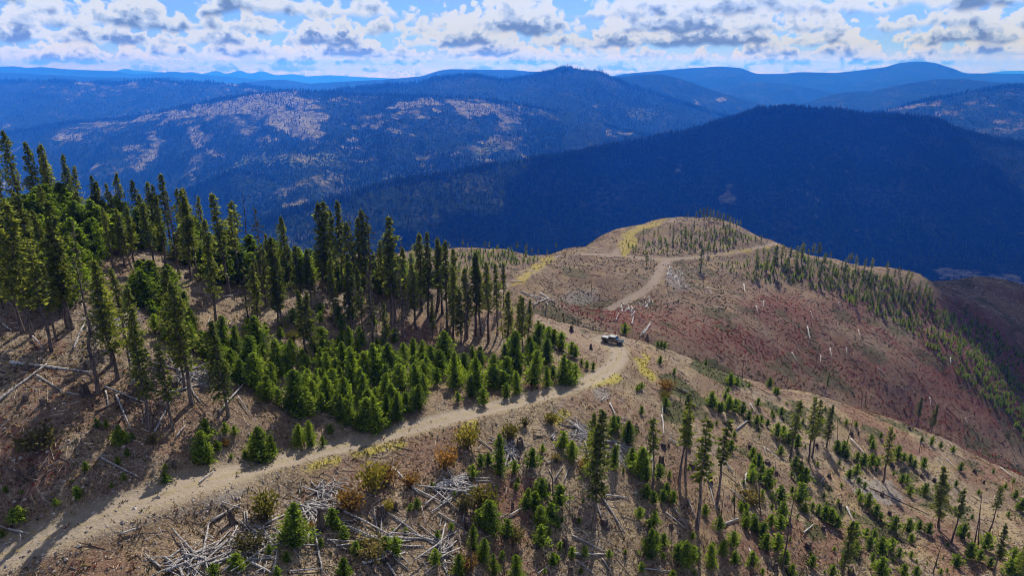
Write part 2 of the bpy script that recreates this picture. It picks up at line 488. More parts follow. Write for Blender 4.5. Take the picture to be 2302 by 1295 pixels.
M_GROUND = ground_material(); M_FOREST = forest_material()
M_PINE = foliage_material('pine_needles', (0.029, 0.047, 0.015), (0.165, 0.190, 0.055), 0.48, (1.6, 1.6, .6))
M_FIR = foliage_material('young_fir_needles', (0.030, 0.062, 0.011), (0.185, 0.245, 0.040), 0.50, (1.6, 1.7, .5))
M_GREY = foliage_material('dying_needles', (0.045, 0.047, 0.032), (0.105, 0.105, 0.070), 0.25)
M_CONE = foliage_material('distant_needles', (0.009, 0.023, 0.009), (0.046, 0.075, 0.024), 0.25)
M_BARK = bark_material('grey_brown_bark', (0.045, 0.032, 0.025), (0.20, 0.150, 0.115))
M_LOG = bark_material('weathered_log_wood', (0.10, 0.088, 0.078), (0.47, 0.43, 0.39), 7.0)
M_CHAR = bark_material('dark_stump_wood', (0.025, 0.019, 0.015), (0.125, 0.090, 0.066), 5.0)


# ------------------------------------------------------------------ object helpers
def mesh(name, V, F, mats=(), attrs=None, smooth=False):
    """V (n,3); F (m,k) array or list of arrays"""
    me = bpy.data.meshes.new(name)
    if isinstance(F, np.ndarray): F = [F]
    F = [f for f in F if len(f)]
    nv = len(V); me.vertices.add(nv); me.vertices.foreach_set('co', np.ascontiguousarray(V, dtype=np.float32).ravel())
    loops = np.concatenate([f.ravel() for f in F]).astype(np.int32)
    cnt = np.concatenate([np.full(len(f), f.shape[1]) for f in F])
    st = np.concatenate([[0], np.cumsum(cnt)[:-1]]).astype(np.int32)
    me.loops.add(len(loops)); me.loops.foreach_set('vertex_index', loops)
    me.polygons.add(len(cnt)); me.polygons.foreach_set('loop_start', st)
    me.polygons.foreach_set('use_smooth', np.full(len(cnt), smooth))
    for m in mats: me.materials.append(m)
    for k, v in (attrs or {}).items():
        a = me.attributes.new(k, 'FLOAT', 'POINT'); a.data.foreach_set('value', np.ascontiguousarray(v, dtype=np.float32).ravel())
    me.update(calc_edges=True)
    return me


def link(name, me, parent=None, **props):
    o = bpy.data.objects.new(name, me); COL.objects.link(o)
    if parent is not None: o.parent = parent
    for k, v in props.items(): o[k] = v
    return o


def grid_faces(nr, nc):
    i = np.arange((nr - 1) * (nc - 1)); r = i // (nc - 1); c = i % (nc - 1); a = r * nc + c
    return np.stack([a, a + 1, a + nc + 1, a + nc], 1)


# ------------------------------------------------------------------ the ridge and the hill behind it
UG, VG = project(XG, YG, HG)
roadA = np.zeros_like(HG)
d_l, _ = polydist(XG, YG, road_main[:26]); RD.append((d_l, 2.9))
for d, wd in RD: roadA = np.maximum(roadA, sstep(d, wd + 1.0, wd - 0.9))


def pixmask(polys, blur=0.0):
    a = np.zeros_like(HG)
    wu = UG + (fbm(XG / 5, YG / 5, 3) - .5) * 40; wv = VG + (fbm(XG / 5 + 50, YG / 5, 3) - .5) * 24
    for p in polys: a = np.maximum(a, inpoly(wu, wv, p) * 1.0)
    return a


def blur(a, n=2):
    for _ in range(n):
        a = a.copy(); a[1:-1, 1:-1] = (a[1:-1, 1:-1] * 2 + a[:-2, 1:-1] + a[2:, 1:-1] + a[1:-1, :-2] + a[1:-1, 2:]) / 6
    return a


nearT = sstep(YG, 210, 180)
red_big = (1 - nearT) * (0.38 + 0.85 * (fbm(XG / 30, YG / 30 + 4, 3) - 0.36)) * sstep(UG, 1150, 1330) * sstep(VG, 585, 700)
red_left = nearT * 0.42 * sstep(fbm(XG / 11 + 7, YG / 11, 3), 0.46, 0.62)
red_p = pixmask([[(1870, 905), (1960, 920), (2110, 1020), (2090, 1045), (1990, 1000)], [(2150, 1000), (2302, 1090), (2302, 1130), (2180, 1060)], [(1170, 840), (1270, 880), (1180, 880)],
                 [(0, 930), (120, 1000), (180, 1060), (90, 1110), (0, 1080)], [(60, 770), (150, 760), (150, 800), (60, 800)], [(1150, 1060), (1240, 1090), (1180, 1180), (1090, 1130)],
                 [(1640, 1230), (1700, 1150), (1900, 1180), (1960, 1250), (1800, 1295)], [(900, 720), (985, 735), (990, 790), (900, 800)],
                 [(2040, 1150), (2130, 1180), (2300, 1290), (2130, 1295)]])
redA = np.clip(np.maximum(np.maximum(red_big, red_left), red_p * 0.52), 0, 1) * (1 - roadA)
green_p = pixmask([[(1480, 840), (1530, 850), (1640, 930), (1560, 905), (1480, 870)], [(1540, 800), (1600, 810), (1700, 870), (1640, 870), (1560, 830)], [(1700, 890), (1800, 930), (1870, 990), (1780, 960)],
                   [(1830, 1110), (1900, 1150), (1890, 1170), (1840, 1130)], [(2040, 1080), (2180, 1150), (2170, 1180), (2060, 1110)], [(1300, 741), (1325, 741), (1325, 750), (1300, 748)], [(1330, 744), (1360, 745), (1355, 753), (1330, 752)],
                   [(1480, 900), (1520, 905), (1540, 950), (1490, 940)], [(1060, 912), (1200, 880), (1300, 850), (1310, 862), (1200, 895), (1060, 925)], [(900, 962), (1050, 925), (1060, 932), (910, 972)],
                   [(2160, 990), (2260, 1050), (2302, 1080), (2302, 1060), (2230, 1020)]])
green_n = 0.62 * sstep(fbm(XG / 9 + 31, YG / 9, 3), 0.58, 0.70) * sstep(UG, 1380, 1600) * nearT
mid_green = (1 - nearT) * 0.55 * sstep(fbm(XG / 14 + 3, YG / 14, 3), 0.55, 0.68)
greenA = np.clip(np.maximum(np.maximum(green_p * 0.8, green_n), mid_green), 0, 1) * (1 - roadA)
yellow_p = pixmask([[(655, 1060), (700, 1040), (770, 1025), (755, 1050), (680, 1068)], [(780, 1020), (850, 1003), (925, 992), (925, 1005), (850, 1025), (790, 1032)],
                    [(1310, 862), (1380, 835), (1400, 850), (1340, 880)], [(1210, 935), (1250, 925), (1285, 940), (1250, 955)], [(1040, 955), (1080, 940), (1075, 970), (1045, 1000)],
                    [(1425, 800), (1460, 805), (1480, 850), (1455, 860), (1435, 830)], [(1395, 575), (1385, 560), (1400, 530), (1430, 508), (1500, 490), (1525, 500), (1440, 520), (1425, 560), (1405, 578)],
                    [(1215, 583), (1260, 576), (1240, 592), (1190, 618), (1170, 640), (1135, 652), (1150, 630), (1195, 603)], [(1580, 577), (1650, 564), (1740, 549), (1745, 556), (1650, 574), (1590, 584)]])
yellowA = np.clip(blur(yellow_p, 3) * 0.80, 0, 1)
roadA = roadA * (1 - 0.8 * np.clip(yellow_p * (YG > 180), 0, 1))
ash_p = pixmask([[(1330, 870), (1380, 875), (1370, 905), (1330, 900)], [(180, 690), (320, 680), (330, 740), (200, 720)], [(380, 810), (470, 820), (480, 880), (390, 870)], [(1260, 660), (1340, 640), (1350, 680), (1280, 690)], [(1495, 600), (1540, 600), (1560, 660), (1500, 650)],
                 [(380, 1150), (560, 1060), (560, 1120), (350, 1180), (60, 1250), (0, 1255), (0, 1210), (150, 1180), (300, 1120)], [(1900, 1060), (2000, 1080), (2040, 1150), (1920, 1120)]])
ashA = np.clip(blur(ash_p, 3) * 0.55, 0, 1) * (1 - 0.6 * roadA)
strawA = np.clip(sstep(UG, 1000, 1700) * nearT + (1 - nearT) * 0.8 * sstep(VG, 780, 560), 0, 1)
V = np.stack([XG, YG, HG], -1).reshape(-1, 3); F = grid_faces(NY, NTX)
isroad = (roadA.ravel()[F].mean(1) > 0.5)
roadA_soft = blur(pixmask([[(1195, 706), (1300, 738), (1400, 758), (1425, 775), (1400, 840), (1340, 855), (1345, 810), (1290, 770), (1220, 735)]]), 4) * .42
crownA = np.exp(-(d_main / 0.5) ** 2) * .85 + .5 * np.exp(-((d_main - 2.3) / .5) ** 2)
at = {'crown': crownA, 'road': np.maximum(roadA, roadA_soft), 'red': redA, 'green': greenA, 'yellow': yellowA, 'ash': ashA, 'straw': strawA}
def submesh(name, sel):
    f = F[sel]; used = np.unique(f); mp = np.full(len(V), -1); mp[used] = np.arange(len(used))
    return mesh(name, V[used], mp[f], [M_GROUND], {k: a.ravel()[used] for k, a in at.items()}, True)
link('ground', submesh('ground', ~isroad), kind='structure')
link('dirt_road', submesh('dirt_road', isroad), kind='structure')

# ------------------------------------------------------------------ distant mountains, each at its own distance
def mountain(sil, dist, slope, foot, amp, wave, depth=None, back=0.5, clear=None, gold=None, seed=0.0, nu=260, nd=110, rnd=40.0, thin=0.0):
    """sil: skyline (u, v); dist: distance; the front falls towards the camera with SLOPE down to FOOT metres below the camera"""
    us = np.array([p[0] for p in sil], float); vs = np.array([p[1] for p in sil], float)
    u = np.linspace(us[0], us[-1], nu)
    v = np.interp(u, us, vs)
    for _ in range(2): v[1:-1] = .25 * v[:-2] + .5 * v[1:-1] + .25 * v[2:]
    tx, tz = ray(u, v)
    D = np.interp(u, us, [p[2] for p in sil]) * dist if len(sil[0]) > 2 else np.full(nu, float(dist))
    zc = tz * D
    depth = depth or dist * 0.4
    dd = np.concatenate([-(np.linspace(0, 1, 12)[1:][::-1]) ** 1.3 * 0.16 * dist, np.linspace(0, 1, nd) ** 1.25 * depth])
    DD, TX = np.meshgrid(dd, tx, indexing='ij')
    Yw = D[None, :] - DD; X = TX * Yw
    ad = np.abs(DD); s = np.where(DD < 0, back, slope)
    fall = s * (np.sqrt(ad * ad + rnd * rnd) - rnd)
    w1 = fbm(X / wave + seed, Yw / wave * 0.5 + seed, 3) - 0.5
    ridg = np.abs(fbm(X / wave * 1.3 + w1 * 1.4 + seed * 3, Yw / (wave * 3.2) + seed, 4) - 0.5) * 2.0
    n2 = fbm(X / (wave * 0.22) + seed, Yw / (wave * 0.3), 4) - 0.5
    grow = np.clip(ad / (depth * 0.30), 0, 1) ** 0.85
    Z = zc[None, :] - fall - amp * (0.75 - ridg) * grow * 1.3 + amp * 0.45 * n2 * np.clip(ad / (depth * 0.12), 0, 1) + amp * 0.06 * n2
    Z = np.maximum(Z, foot + (fbm(X / 900, Yw / 900, 3) - .5) * 60)
    # never above the skyline seen from here
    lim = (TX * 0 + tz[None, :]) * Yw
    Z = np.where((DD > 0) | (DD < 0), np.minimum(Z, lim + 0.2), Z)
    U, Vv = project(X, Yw, Z)
    wu = U + (fbm(X / (dist * .03), Yw / (dist * .03), 4) - .5) * 110; wv = Vv + (fbm(X / (dist * .03) + 9, Yw / (dist * .03), 4) - .5) * 50
    def msk(L):
        a = np.zeros(X.shape)
        for p in (L or []):
            a = np.maximum(a, inpoly(wu, wv, p) * 1.0)
        return blur(a, 3)
    c = np.maximum(msk(clear), thin * sstep(fbm(X / (dist * .045) + 5, Yw / (dist * .03), 4), .52, .66)); g = msk(gold)
    nr, nc = X.shape
    me = mesh('mountain', np.stack([X, Yw, Z], -1).reshape(-1, 3), grid_faces(nr, nc), [M_FOREST], {'clear': c, 'gold': g}, True)
    link('mountain', me, kind='structure')
    return dict(X=X, Y=Yw, Z=Z, c=c, DD=DD)


A_ = mountain(
         [(u, v, d) for u, v, d in [(-500, 640, 0.62), (300, 590, .62), (500, 520, .64), (640, 475, .68), (760, 448, .72), (860, 412, .76), (1000, 392, .8), (1130, 366, .85), (1300, 342, .9), (1450, 312, .95),
          (1560, 291, 1), (1640, 266, 1), (1700, 246, 1), (1780, 239, 1), (1850, 244, 1), (1950, 259, 1), (2050, 259, 1), (2100, 266, 1), (2150, 291, 1), (2220, 311, 1), (2302, 322, 1), (2500, 350, 1), (2900, 420, 1)]],
         4900, 0.40, -930, 85, 850, depth=3250, seed=1.3, nu=420, nd=170, thin=.24,  # thin here puts lighter spots into the colour to suggest relief shading
         clear=[[(2120, 606), (2302, 618), (2302, 640), (2110, 630)], [(1640, 425), (1655, 425), (1665, 470), (1645, 470)], [(1900, 450), (1925, 435), (1915, 465)], [(1540, 380), (1552, 380), (1548, 400)]])
B_ = mountain([(200, 470, 1), (330, 450, 1), (430, 425, 1), (480, 402, 1), (530, 382, 1), (600, 394, 1), (650, 425, 1), (720, 470, 1), (800, 520, 1)], 4200, 0.36, -900, 34, 300, depth=1300, seed=4.1, nu=200, nd=90,
         clear=[[(525, 380), (600, 392), (622, 406), (590, 402), (540, 386)], [(640, 440), (740, 420), (790, 450), (700, 480), (640, 470)]])
C_ = mountain([(-500, 330, 1), (-100, 305, 1), (0, 301, 1), (60, 292, 1), (150, 277, 1), (300, 263, 1), (430, 236, 1), (560, 211, 1), (660, 202, 1), (730, 207, 1), (800, 213, 1), (950, 216, 1), (1050, 218, 1), (1150, 231, 1),
          (1230, 246, 1), (1320, 271, 1), (1400, 291, 1), (1460, 306, 1), (1600, 345, 1), (1900, 420, 1)], 6400, 0.20, -920, 130, 860, depth=3200, seed=7.7, nu=460, nd=200, rnd=220, thin=0.52,
         clear=[[(440, 240), (560, 222), (650, 212), (760, 245), (640, 235), (720, 265), (720, 310), (640, 295), (590, 268), (520, 270), (440, 262)], [(430, 280), (470, 290), (480, 325), (430, 330)], [(330, 290), (360, 290), (360, 340), (325, 320)],
                [(120, 320), (150, 295), (200, 300), (140, 325)], [(180, 278), (300, 270), (420, 250), (440, 262), (300, 284)], [(560, 295), (600, 300), (640, 325), (560, 318)], [(300, 340), (350, 330), (340, 365), (270, 370)],
                [(1030, 225), (1130, 232), (1160, 262), (1080, 270), (1040, 250)], [(1360, 285), (1450, 300), (1440, 308), (1370, 296)], [(420, 392), (455, 394), (450, 400), (425, 399)], [(780, 300), (850, 340), (830, 348), (775, 312)],
                [(860, 235), (1000, 230), (1010, 245), (880, 248)], [(650, 462), (700, 452), (712, 480), (660, 486)]],
         gold=[[(520, 350), (760, 335), (770, 370), (600, 380), (540, 370)], [(1080, 310), (1130, 340), (1110, 365), (1060, 350)], [(820, 375), (980, 370), (1000, 395), (840, 395)], [(460, 375), (560, 362), (500, 392)]])
D_ = mountain([(560, 235, 1), (700, 213, 1), (780, 199, 1), (860, 191, 1), (940, 184, 1), (980, 175, 1), (1030, 169, 1), (1080, 170, 1), (1135, 181, 1), (1200, 170, 1), (1238, 160, 1), (1262, 152, 1), (1290, 153, 1), (1320, 158, 1),
          (1352, 160, 1), (1368, 170, 1), (1400, 185, 1), (1450, 202, 1), (1520, 225, 1), (1600, 250, 1), (1750, 300, 1), (1950, 360, 1)], 7700, 0.24, -960, 170, 1300, depth=3100, seed=2.2, nu=300, clear=[[(1295, 230), (1330, 235), (1325, 242), (1300, 238)]],
          gold=[[(1400, 240), (1480, 235), (1480, 262), (1400, 262)]])
D2 = mountain([(1330, 200, 1), (1390, 172, 1), (1440, 167, 1), (1490, 166, 1), (1530, 176, 1), (1570, 190, 1), (1620, 208, 1), (1680, 225, 1), (1760, 245, 1), (1900, 290, 1)], 8700, 0.20, -960, 210, 1300, depth=3000, seed=9.2, nu=200, thin=.3,
          clear=[[(1585, 215), (1605, 213), (1600, 232), (1580, 238)]])
E_ = mountain([(1700, 262, 1), (1790, 238, 1), (1850, 217, 1), (1900, 206, 1), (1960, 204, 1), (2030, 188, 1), (2100, 178, 1), (2170, 176, 1), (2230, 184, 1), (2302, 186, 1), (2500, 190, 1), (2800, 230, 1)], 8600, 0.22, -960, 180, 1300, depth=3000, seed=5.2)
F_ = mountain([(1850, 300, 1), (1940, 258, 1), (2020, 240, 1), (2090, 222, 1), (2140, 214, 1), (2200, 200, 1), (2260, 193, 1), (2302, 192, 1), (2500, 205, 1), (2800, 260, 1)], 7000, 0.24, -960, 150, 900, depth=2500, seed=6.2, thin=.45,
          clear=[[(1945, 258), (2050, 235), (2140, 215), (2120, 232), (2040, 252), (1990, 262)]], gold=[[(2200, 210), (2302, 200), (2302, 225), (2230, 225)]])
G_ = mountain([(-500, 190, 1), (0, 182, 1), (100, 180, 1), (190, 184, 1), (270, 185, 1), (330, 179, 1), (370, 180, 1), (400, 186, 1), (470, 184, 1), (530, 189, 1), (600, 197, 1), (660, 208, 1), (800, 250, 1)], 8600, 0.20, -960, 150, 1300, depth=4200, seed=3.4, nu=300, thin=.4,
          clear=[[(180, 184), (250, 184), (235, 192), (185, 190)], [(275, 182), (340, 180), (325, 198), (285, 190)], [(350, 180), (400, 186), (420, 200), (400, 195)], [(460, 187), (500, 189), (560, 208), (530, 205)]])
mountain([(-500, 170, 1), (0, 162, 1), (200, 172, 1), (330, 176, 1), (380, 171, 1), (440, 182, 1), (540, 188, 1), (560, 184, 1), (600, 179, 1), (640, 178, 1), (700, 188, 1), (760, 200, 1), (900, 220, 1)], 12500, 0.2, -960, 200, 2200, depth=4500, seed=8.1, nu=220, nd=60)
mountain([(600, 196, 1), (700, 187, 1), (800, 182, 1), (880, 177, 1), (950, 170, 1), (980, 160, 1), (1010, 155, 1), (1060, 155, 1), (1150, 157, 1), (1200, 161, 1), (1240, 159, 1), (1300, 170, 1), (1500, 200, 1)], 12000, 0.2, -960, 220, 2500, depth=5000, seed=2.9, nu=220, nd=60)
mountain([(1330, 178, 1), (1400, 166, 1), (1480, 158, 1), (1560, 152, 1), (1620, 149, 1), (1665, 152, 1), (1700, 165, 1), (1750, 165, 1), (1800, 161, 1), (1880, 163, 1), (1950, 155, 1), (1990, 151, 1), (2020, 141, 1), (2060, 137, 1), (2100, 140, 1),
          (2140, 152, 1), (2170, 164, 1), (2230, 164, 1), (2302, 165, 1), (2500, 165, 1), (2800, 190, 1)], 12000, 0.17, -960, 330, 2600, depth=6500, seed=1.9, nu=300, nd=110)
mountain([(1500, 230, 1), (1580, 205, 1), (1660, 190, 1), (1720, 183, 1), (1790, 190, 1), (1860, 205, 1), (1960, 225, 1), (2100, 250, 1)], 10500, 0.2, -960, 200, 1400, depth=3000, seed=6.9, nu=160, nd=60)
mountain([(-600, 150, 1), (0, 150, 1), (30, 148, 1), (60, 152, 1), (95, 150, 1), (140, 154, 1), (200, 157, 1), (250, 158, 1), (300, 166, 1), (340, 165, 1), (390, 160, 1), (440, 166, 1), (520, 172, 1), (640, 185, 1)], 17500, 0.2, -960, 260, 3500, depth=6000, seed=4.9, nu=260, nd=50)
pk = [(240, 165), (285, 152), (300, 158), (350, 160), (400, 165), (430, 160), (455, 166), (490, 157), (505, 167), (540, 156), (560, 166), (590, 158), (620, 169), (660, 165), (690, 171), (740, 168), (800, 172), (900, 176), (1000, 178), (1300, 178), (1700, 178), (2150, 168), (2200, 166), (2260, 158), (2302, 158), (2700, 165)]
mountain([(u, v, 1) for u, v in pk], 25000, 0.22, -900, 160, 3000, depth=8000, seed=3.9, nu=420, nd=40, rnd=5)
# valley floor out to the horizon
fx = np.linspace(-29000, 29000, 60); fy = np.concatenate([np.linspace(-3000, 8000, 40), np.linspace(9000, 29500, 30)])
FX, FY = np.meshgrid(fx, fy); FZ = -980 - (FX ** 2 + FY ** 2) / 1.2e7 * 0.0 + (fbm(FX / 3000, FY / 3000, 3) - .5) * 60
link('valley', mesh('valley', np.stack([FX, FY, FZ], -1).reshape(-1, 3), grid_faces(len(fy), len(fx)), [M_FOREST], {'clear': FX * 0, 'gold': FX * 0}, True), kind='structure')

# ------------------------------------------------------------------ air
hz_m, n = material('air')
pv = n.n.new('ShaderNodeVolumePrincipled')
pv.inputs['Color'].default_value = (0.022, 0.185, 1.0, 1)
pv.inputs['Absorption Color'].default_value = (0.62, 0.62, 0.62, 1)
pv.inputs['Density'].default_value = 1.03e-4
pv.inputs['Anisotropy'].default_value = 0.45
o_ = n.n.new('ShaderNodeOutputMaterial'); n.l.new(pv.outputs[0], o_.inputs['Volume'])
bx, y0, y1, z0, z1 = 30000, -4000, 30500, -1080, 190
hv = np.array([(x, y, z) for x in (-bx, bx) for y in (y0, y1) for z in (z0, z1)], float)
hf = np.array([(0, 1, 3, 2), (4, 6, 7, 5), (0, 4, 5, 1), (2, 3, 7, 6), (0, 2, 6, 4), (1, 5, 7, 3)])
link('haze', mesh('haze', hv, hf, [hz_m]), kind='stuff')


# ------------------------------------------------------------------ plants: meshes shared by many trees
def tube(P, rad, nseg=6, cap=True):
    """tube along points P with radii; returns V, quads, tris"""
    P = np.asarray(P, float); rad = np.asarray(rad, float); n = len(P)
    T = np.gradient(P, axis=0); T /= np.linalg.norm(T, axis=1)[:, None] + 1e-9
    ref = np.array([0.0, 0, 1]) if abs(T[0][2]) < 0.8 else np.array([1.0, 0, 0])
    A = np.cross(T, ref); A /= np.linalg.norm(A, axis=1)[:, None] + 1e-9; B = np.cross(T, A)
    a = np.linspace(0, 2 * np.pi, nseg, endpoint=False)
    V = P[:, None, :] + rad[:, None, None] * (np.cos(a)[None, :, None] * A[:, None, :] + np.sin(a)[None, :, None] * B[:, None, :])
    V = V.reshape(-1, 3); Q = []
    for i in range(n - 1):
        for j in range(nseg):
            k = (j + 1) % nseg; Q.append((i * nseg + j, i * nseg + k, (i + 1) * nseg + k, (i + 1) * nseg + j))
    Tr = []
    if cap:
        c0 = len(V); V = np.vstack([V, P[0], P[-1]])
        for j in range(nseg):
            k = (j + 1) % nseg; Tr.append((c0, k, j)); Tr.append((c0 + 1, (n - 1) * nseg + j, (n - 1) * nseg + k))
    return V, np.array(Q), np.array(Tr, int).reshape(-1, 3)


class Geo:
    """collects pieces into one mesh"""
    def __init__(s): s.V = []; s.Q = []; s.T = []; s.n = 0; s.A = []

    def add(s, V, Q=None, T=None, tint=0.5):
        V = np.asarray(V, float)
        s.V.append(V); s.A.append(np.full(len(V), tint) if np.isscalar(tint) else tint)
        if Q is not None and len(Q): s.Q.append(np.asarray(Q) + s.n)
        if T is not None and len(T): s.T.append(np.asarray(T) + s.n)
        s.n += len(V)

    def arrays(s):
        return np.vstack(s.V), (np.vstack(s.Q) if s.Q else np.zeros((0, 4), int)), (np.vstack(s.T) if s.T else np.zeros((0, 3), int)), np.concatenate(s.A)

    def build(s, name, mats, smooth=False):
        V, Q, T, A = s.arrays()
        return mesh(name, V, [Q, T], mats, {'tint': A}, smooth)


def sprays(C, A, L, Wd, rng, tint, flat=0.5):
    """leaf-sized faces: centres C, growing directions A, lengths, widths"""
    n = len(C)
    A = A / (np.linalg.norm(A, axis=1)[:, None] + 1e-9)
    up = np.tile([0, 0, 1.0], (n, 1)) * flat + rng.normal(0, 0.6, (n, 3))
    S = np.cross(A, up); S /= np.linalg.norm(S, axis=1)[:, None] + 1e-9
    L = L[:, None]; Wd = Wd[:, None]
    j = lambda: rng.uniform(0.7, 1.3, (n, 1))
    v0 = C - A * L * 0.25; v1 = C + A * L * 0.30 * j() + S * Wd * 0.5 * j(); v2 = C + A * L * 0.75 * j(); v3 = C + A * L * 0.20 * j() - S * Wd * 0.5 * j()
    V = np.stack([v0, v1, v2, v3], 1).reshape(-1, 3)
    return V, np.arange(n * 4).reshape(n, 4), np.repeat(tint, 4)


def conifer(seed, H, c0, Rm, nb, ns, size, shape='mature', stubs=14, bare=0.0, lean=0.0):
    """trunk and crown of one conifer; c0 = height where the crown starts"""
    rng = np.random.default_rng(seed)
    z = np.linspace(0, 1, 9)
    bx = np.cumsum(rng.normal(0, 0.012, 9)) * H * 0.5 + lean * H * z ** 1.3; by = np.cumsum(rng.normal(0, 0.012, 9)) * H * 0.5
    bx -= bx[0]; by -= by[0]
    P = np.stack([bx, by, z * H - 0.35 * (z == 0)], 1)
    r0 = 0.0125 * H + 0.02
    rad = r0 * (1 - z) ** 0.8 + 0.012; rad[0] *= 1.35
    g = Geo(); g.add(*tube(P, rad, 7))
    axis = lambda h: np.stack([np.interp(h, P[:, 2], P[:, 0]), np.interp(h, P[:, 2], P[:, 1]), h], -1)
    for i in range(stubs):
        h = H * rng.uniform(0.12, min(1, c0 / H + 0.25)); a = rng.uniform(0, 6.28); ln = rng.uniform(0.35, 1.5) * (0.5 + H / 30)
        b = axis(h); e = b + np.array([math.cos(a) * ln, math.sin(a) * ln, -ln * rng.uniform(-0.1, 0.5)])
        g.add(*tube([b, (b + e) / 2 + [0, 0, 0.05], e], [0.035, 0.02, 0.008], 3, False))
    c = Geo(); CC, AA, LL, WW, TT_ = [], [], [], [], []
    gap_a = rng.uniform(0, 6.28)
    for i in range(nb):
        f = ((i + 0.5) / nb) ** (0.85 if shape == 'mature' else 1.0)
        h = c0 + (H - c0) * f * 0.985
        if shape == 'mature':
            prof = (1 - f) ** 0.62 * min(1, 0.45 + f * 3.0) * (0.80 + 0.20 * math.sin(f * 17 + seed) + 0.12 * math.sin(f * 31 + seed * 2))
        elif shape == 'column':
            prof = (1 - f) ** 0.42 * min(1, 0.6 + f * 2) * (0.8 + 0.25 * math.sin(f * 23 + seed))
        else:
            prof = (1 - f) ** (0.62 + 0.06 * (seed % 5)) * min(1, 0.70 + f * 2.2)
        ln = Rm * prof * rng.uniform(0.55, 1.12) + 0.06 * size
        a = i * 2.39996 + rng.normal(0, 0.35)
        if shape != 'young' and rng.random() < bare: continue
        if shape == 'mature': ln *= 0.85 + 0.25 * math.cos(a - gap_a)
        if shape == 'young':
            rise = 0.20 + 0.55 * f; ln *= 1 + 0.28 * math.sin(2 * a + seed + f * 7) + 0.16 * math.sin(5 * a - f * 13 + seed * 2)
        else: rise = -0.30 + 0.75 * f ** 1.5
        d = np.array([math.cos(a), math.sin(a), 0.0])
        b = axis(h)
        if shape != 'young':
            e = b + d * ln + [0, 0, rise * ln]
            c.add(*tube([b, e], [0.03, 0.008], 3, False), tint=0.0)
        k = max(2, int(ns * (0.35 + ln / Rm)))
        t = np.sort(rng.uniform(0.18 if shape != 'young' else 0.30, 1.0, k))
        off = rng.normal(0, 1, (k, 3)) * [0.16, 0.16, 0.10] * ln
        cen = b + d * (ln * t)[:, None] + np.array([0, 0, 1.0]) * (rise * ln * t - 0.10 * ln * t * t)[:, None] + off
        side = np.cross(d, [0, 0, 1.0])
        dirn = d * 0.8 + side * rng.normal(0, 0.75, (k, 1)) + np.array([0, 0, 1.0]) * rng.normal(0.12 if shape == 'young' else -0.02, 0.32, (k, 1))
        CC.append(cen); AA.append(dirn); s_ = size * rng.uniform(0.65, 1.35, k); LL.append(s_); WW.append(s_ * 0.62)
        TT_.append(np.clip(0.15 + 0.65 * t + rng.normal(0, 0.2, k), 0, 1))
    if shape == 'young':
        hz_ = np.linspace(c0 + .02 * H, H * .9, 6); c.add(*tube(axis(hz_), Rm * .34 * (1 - hz_ / H) ** .8 + .01, 7, False), tint=0.0)
    n_top = 10
    hh = np.linspace(H * 0.93, H * 1.01, n_top); CC.append(axis(hh)); AA.append(np.stack([rng.normal(0, .4, n_top), rng.normal(0, .4, n_top), np.ones(n_top)], 1)); LL.append(np.full(n_top, size * .7)); WW.append(np.full(n_top, size * .3)); TT_.append(np.full(n_top, .7))
    V, Q, A = sprays(np.vstack(CC), np.vstack(AA), np.concatenate(LL), np.concatenate(WW), rng, np.concatenate(TT_))
    c.add(V, Q, tint=A)
    return g, c


def kind(name, n, leaf, bark=None, **kw):
    out = []
    for i in range(n):
        a = dict(kw); Hh = a.pop('H'); args = {k: (v(i) if callable(v) else v) for k, v in a.items()}
        g, c = conifer(hash_(name) + i, Hh, **args)
        out.append((g.build(name + '_trunk', [bark or M_BARK]), c.build(name + '_crown', [leaf, bark or M_BARK]), c, g, Hh))
    return out


def hash_(s): return sum(ord(ch) * (i + 3) for i, ch in enumerate(s)) % 9973


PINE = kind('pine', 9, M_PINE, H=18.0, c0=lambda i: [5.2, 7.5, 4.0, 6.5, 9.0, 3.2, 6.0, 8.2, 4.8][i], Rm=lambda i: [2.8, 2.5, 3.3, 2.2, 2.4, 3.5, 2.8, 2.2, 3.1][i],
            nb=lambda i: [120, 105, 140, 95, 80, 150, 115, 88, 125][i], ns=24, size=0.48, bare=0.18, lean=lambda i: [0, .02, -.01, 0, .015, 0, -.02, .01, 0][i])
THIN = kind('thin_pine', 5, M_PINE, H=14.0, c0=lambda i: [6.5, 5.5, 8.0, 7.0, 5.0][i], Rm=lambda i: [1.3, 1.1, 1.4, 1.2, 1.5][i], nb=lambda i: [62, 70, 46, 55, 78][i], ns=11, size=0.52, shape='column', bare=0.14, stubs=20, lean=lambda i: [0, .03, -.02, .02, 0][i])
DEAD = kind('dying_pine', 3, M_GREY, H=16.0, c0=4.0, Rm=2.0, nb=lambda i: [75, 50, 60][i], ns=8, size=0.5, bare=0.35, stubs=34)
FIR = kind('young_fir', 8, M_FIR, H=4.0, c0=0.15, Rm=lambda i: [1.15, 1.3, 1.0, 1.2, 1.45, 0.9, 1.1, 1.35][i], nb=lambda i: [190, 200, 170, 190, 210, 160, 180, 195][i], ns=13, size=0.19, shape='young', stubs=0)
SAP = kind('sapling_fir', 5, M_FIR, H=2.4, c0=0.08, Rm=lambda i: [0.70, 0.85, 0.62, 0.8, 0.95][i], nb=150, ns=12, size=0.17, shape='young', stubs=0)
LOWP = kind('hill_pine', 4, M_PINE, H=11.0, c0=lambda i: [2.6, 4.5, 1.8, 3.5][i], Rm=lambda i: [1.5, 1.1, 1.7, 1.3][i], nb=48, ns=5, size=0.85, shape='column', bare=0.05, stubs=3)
LOWF = kind('hill_fir', 2, M_FIR, H=3.0, c0=0.1, Rm=1.1, nb=34, ns=6, size=0.42, shape='young', stubs=0)


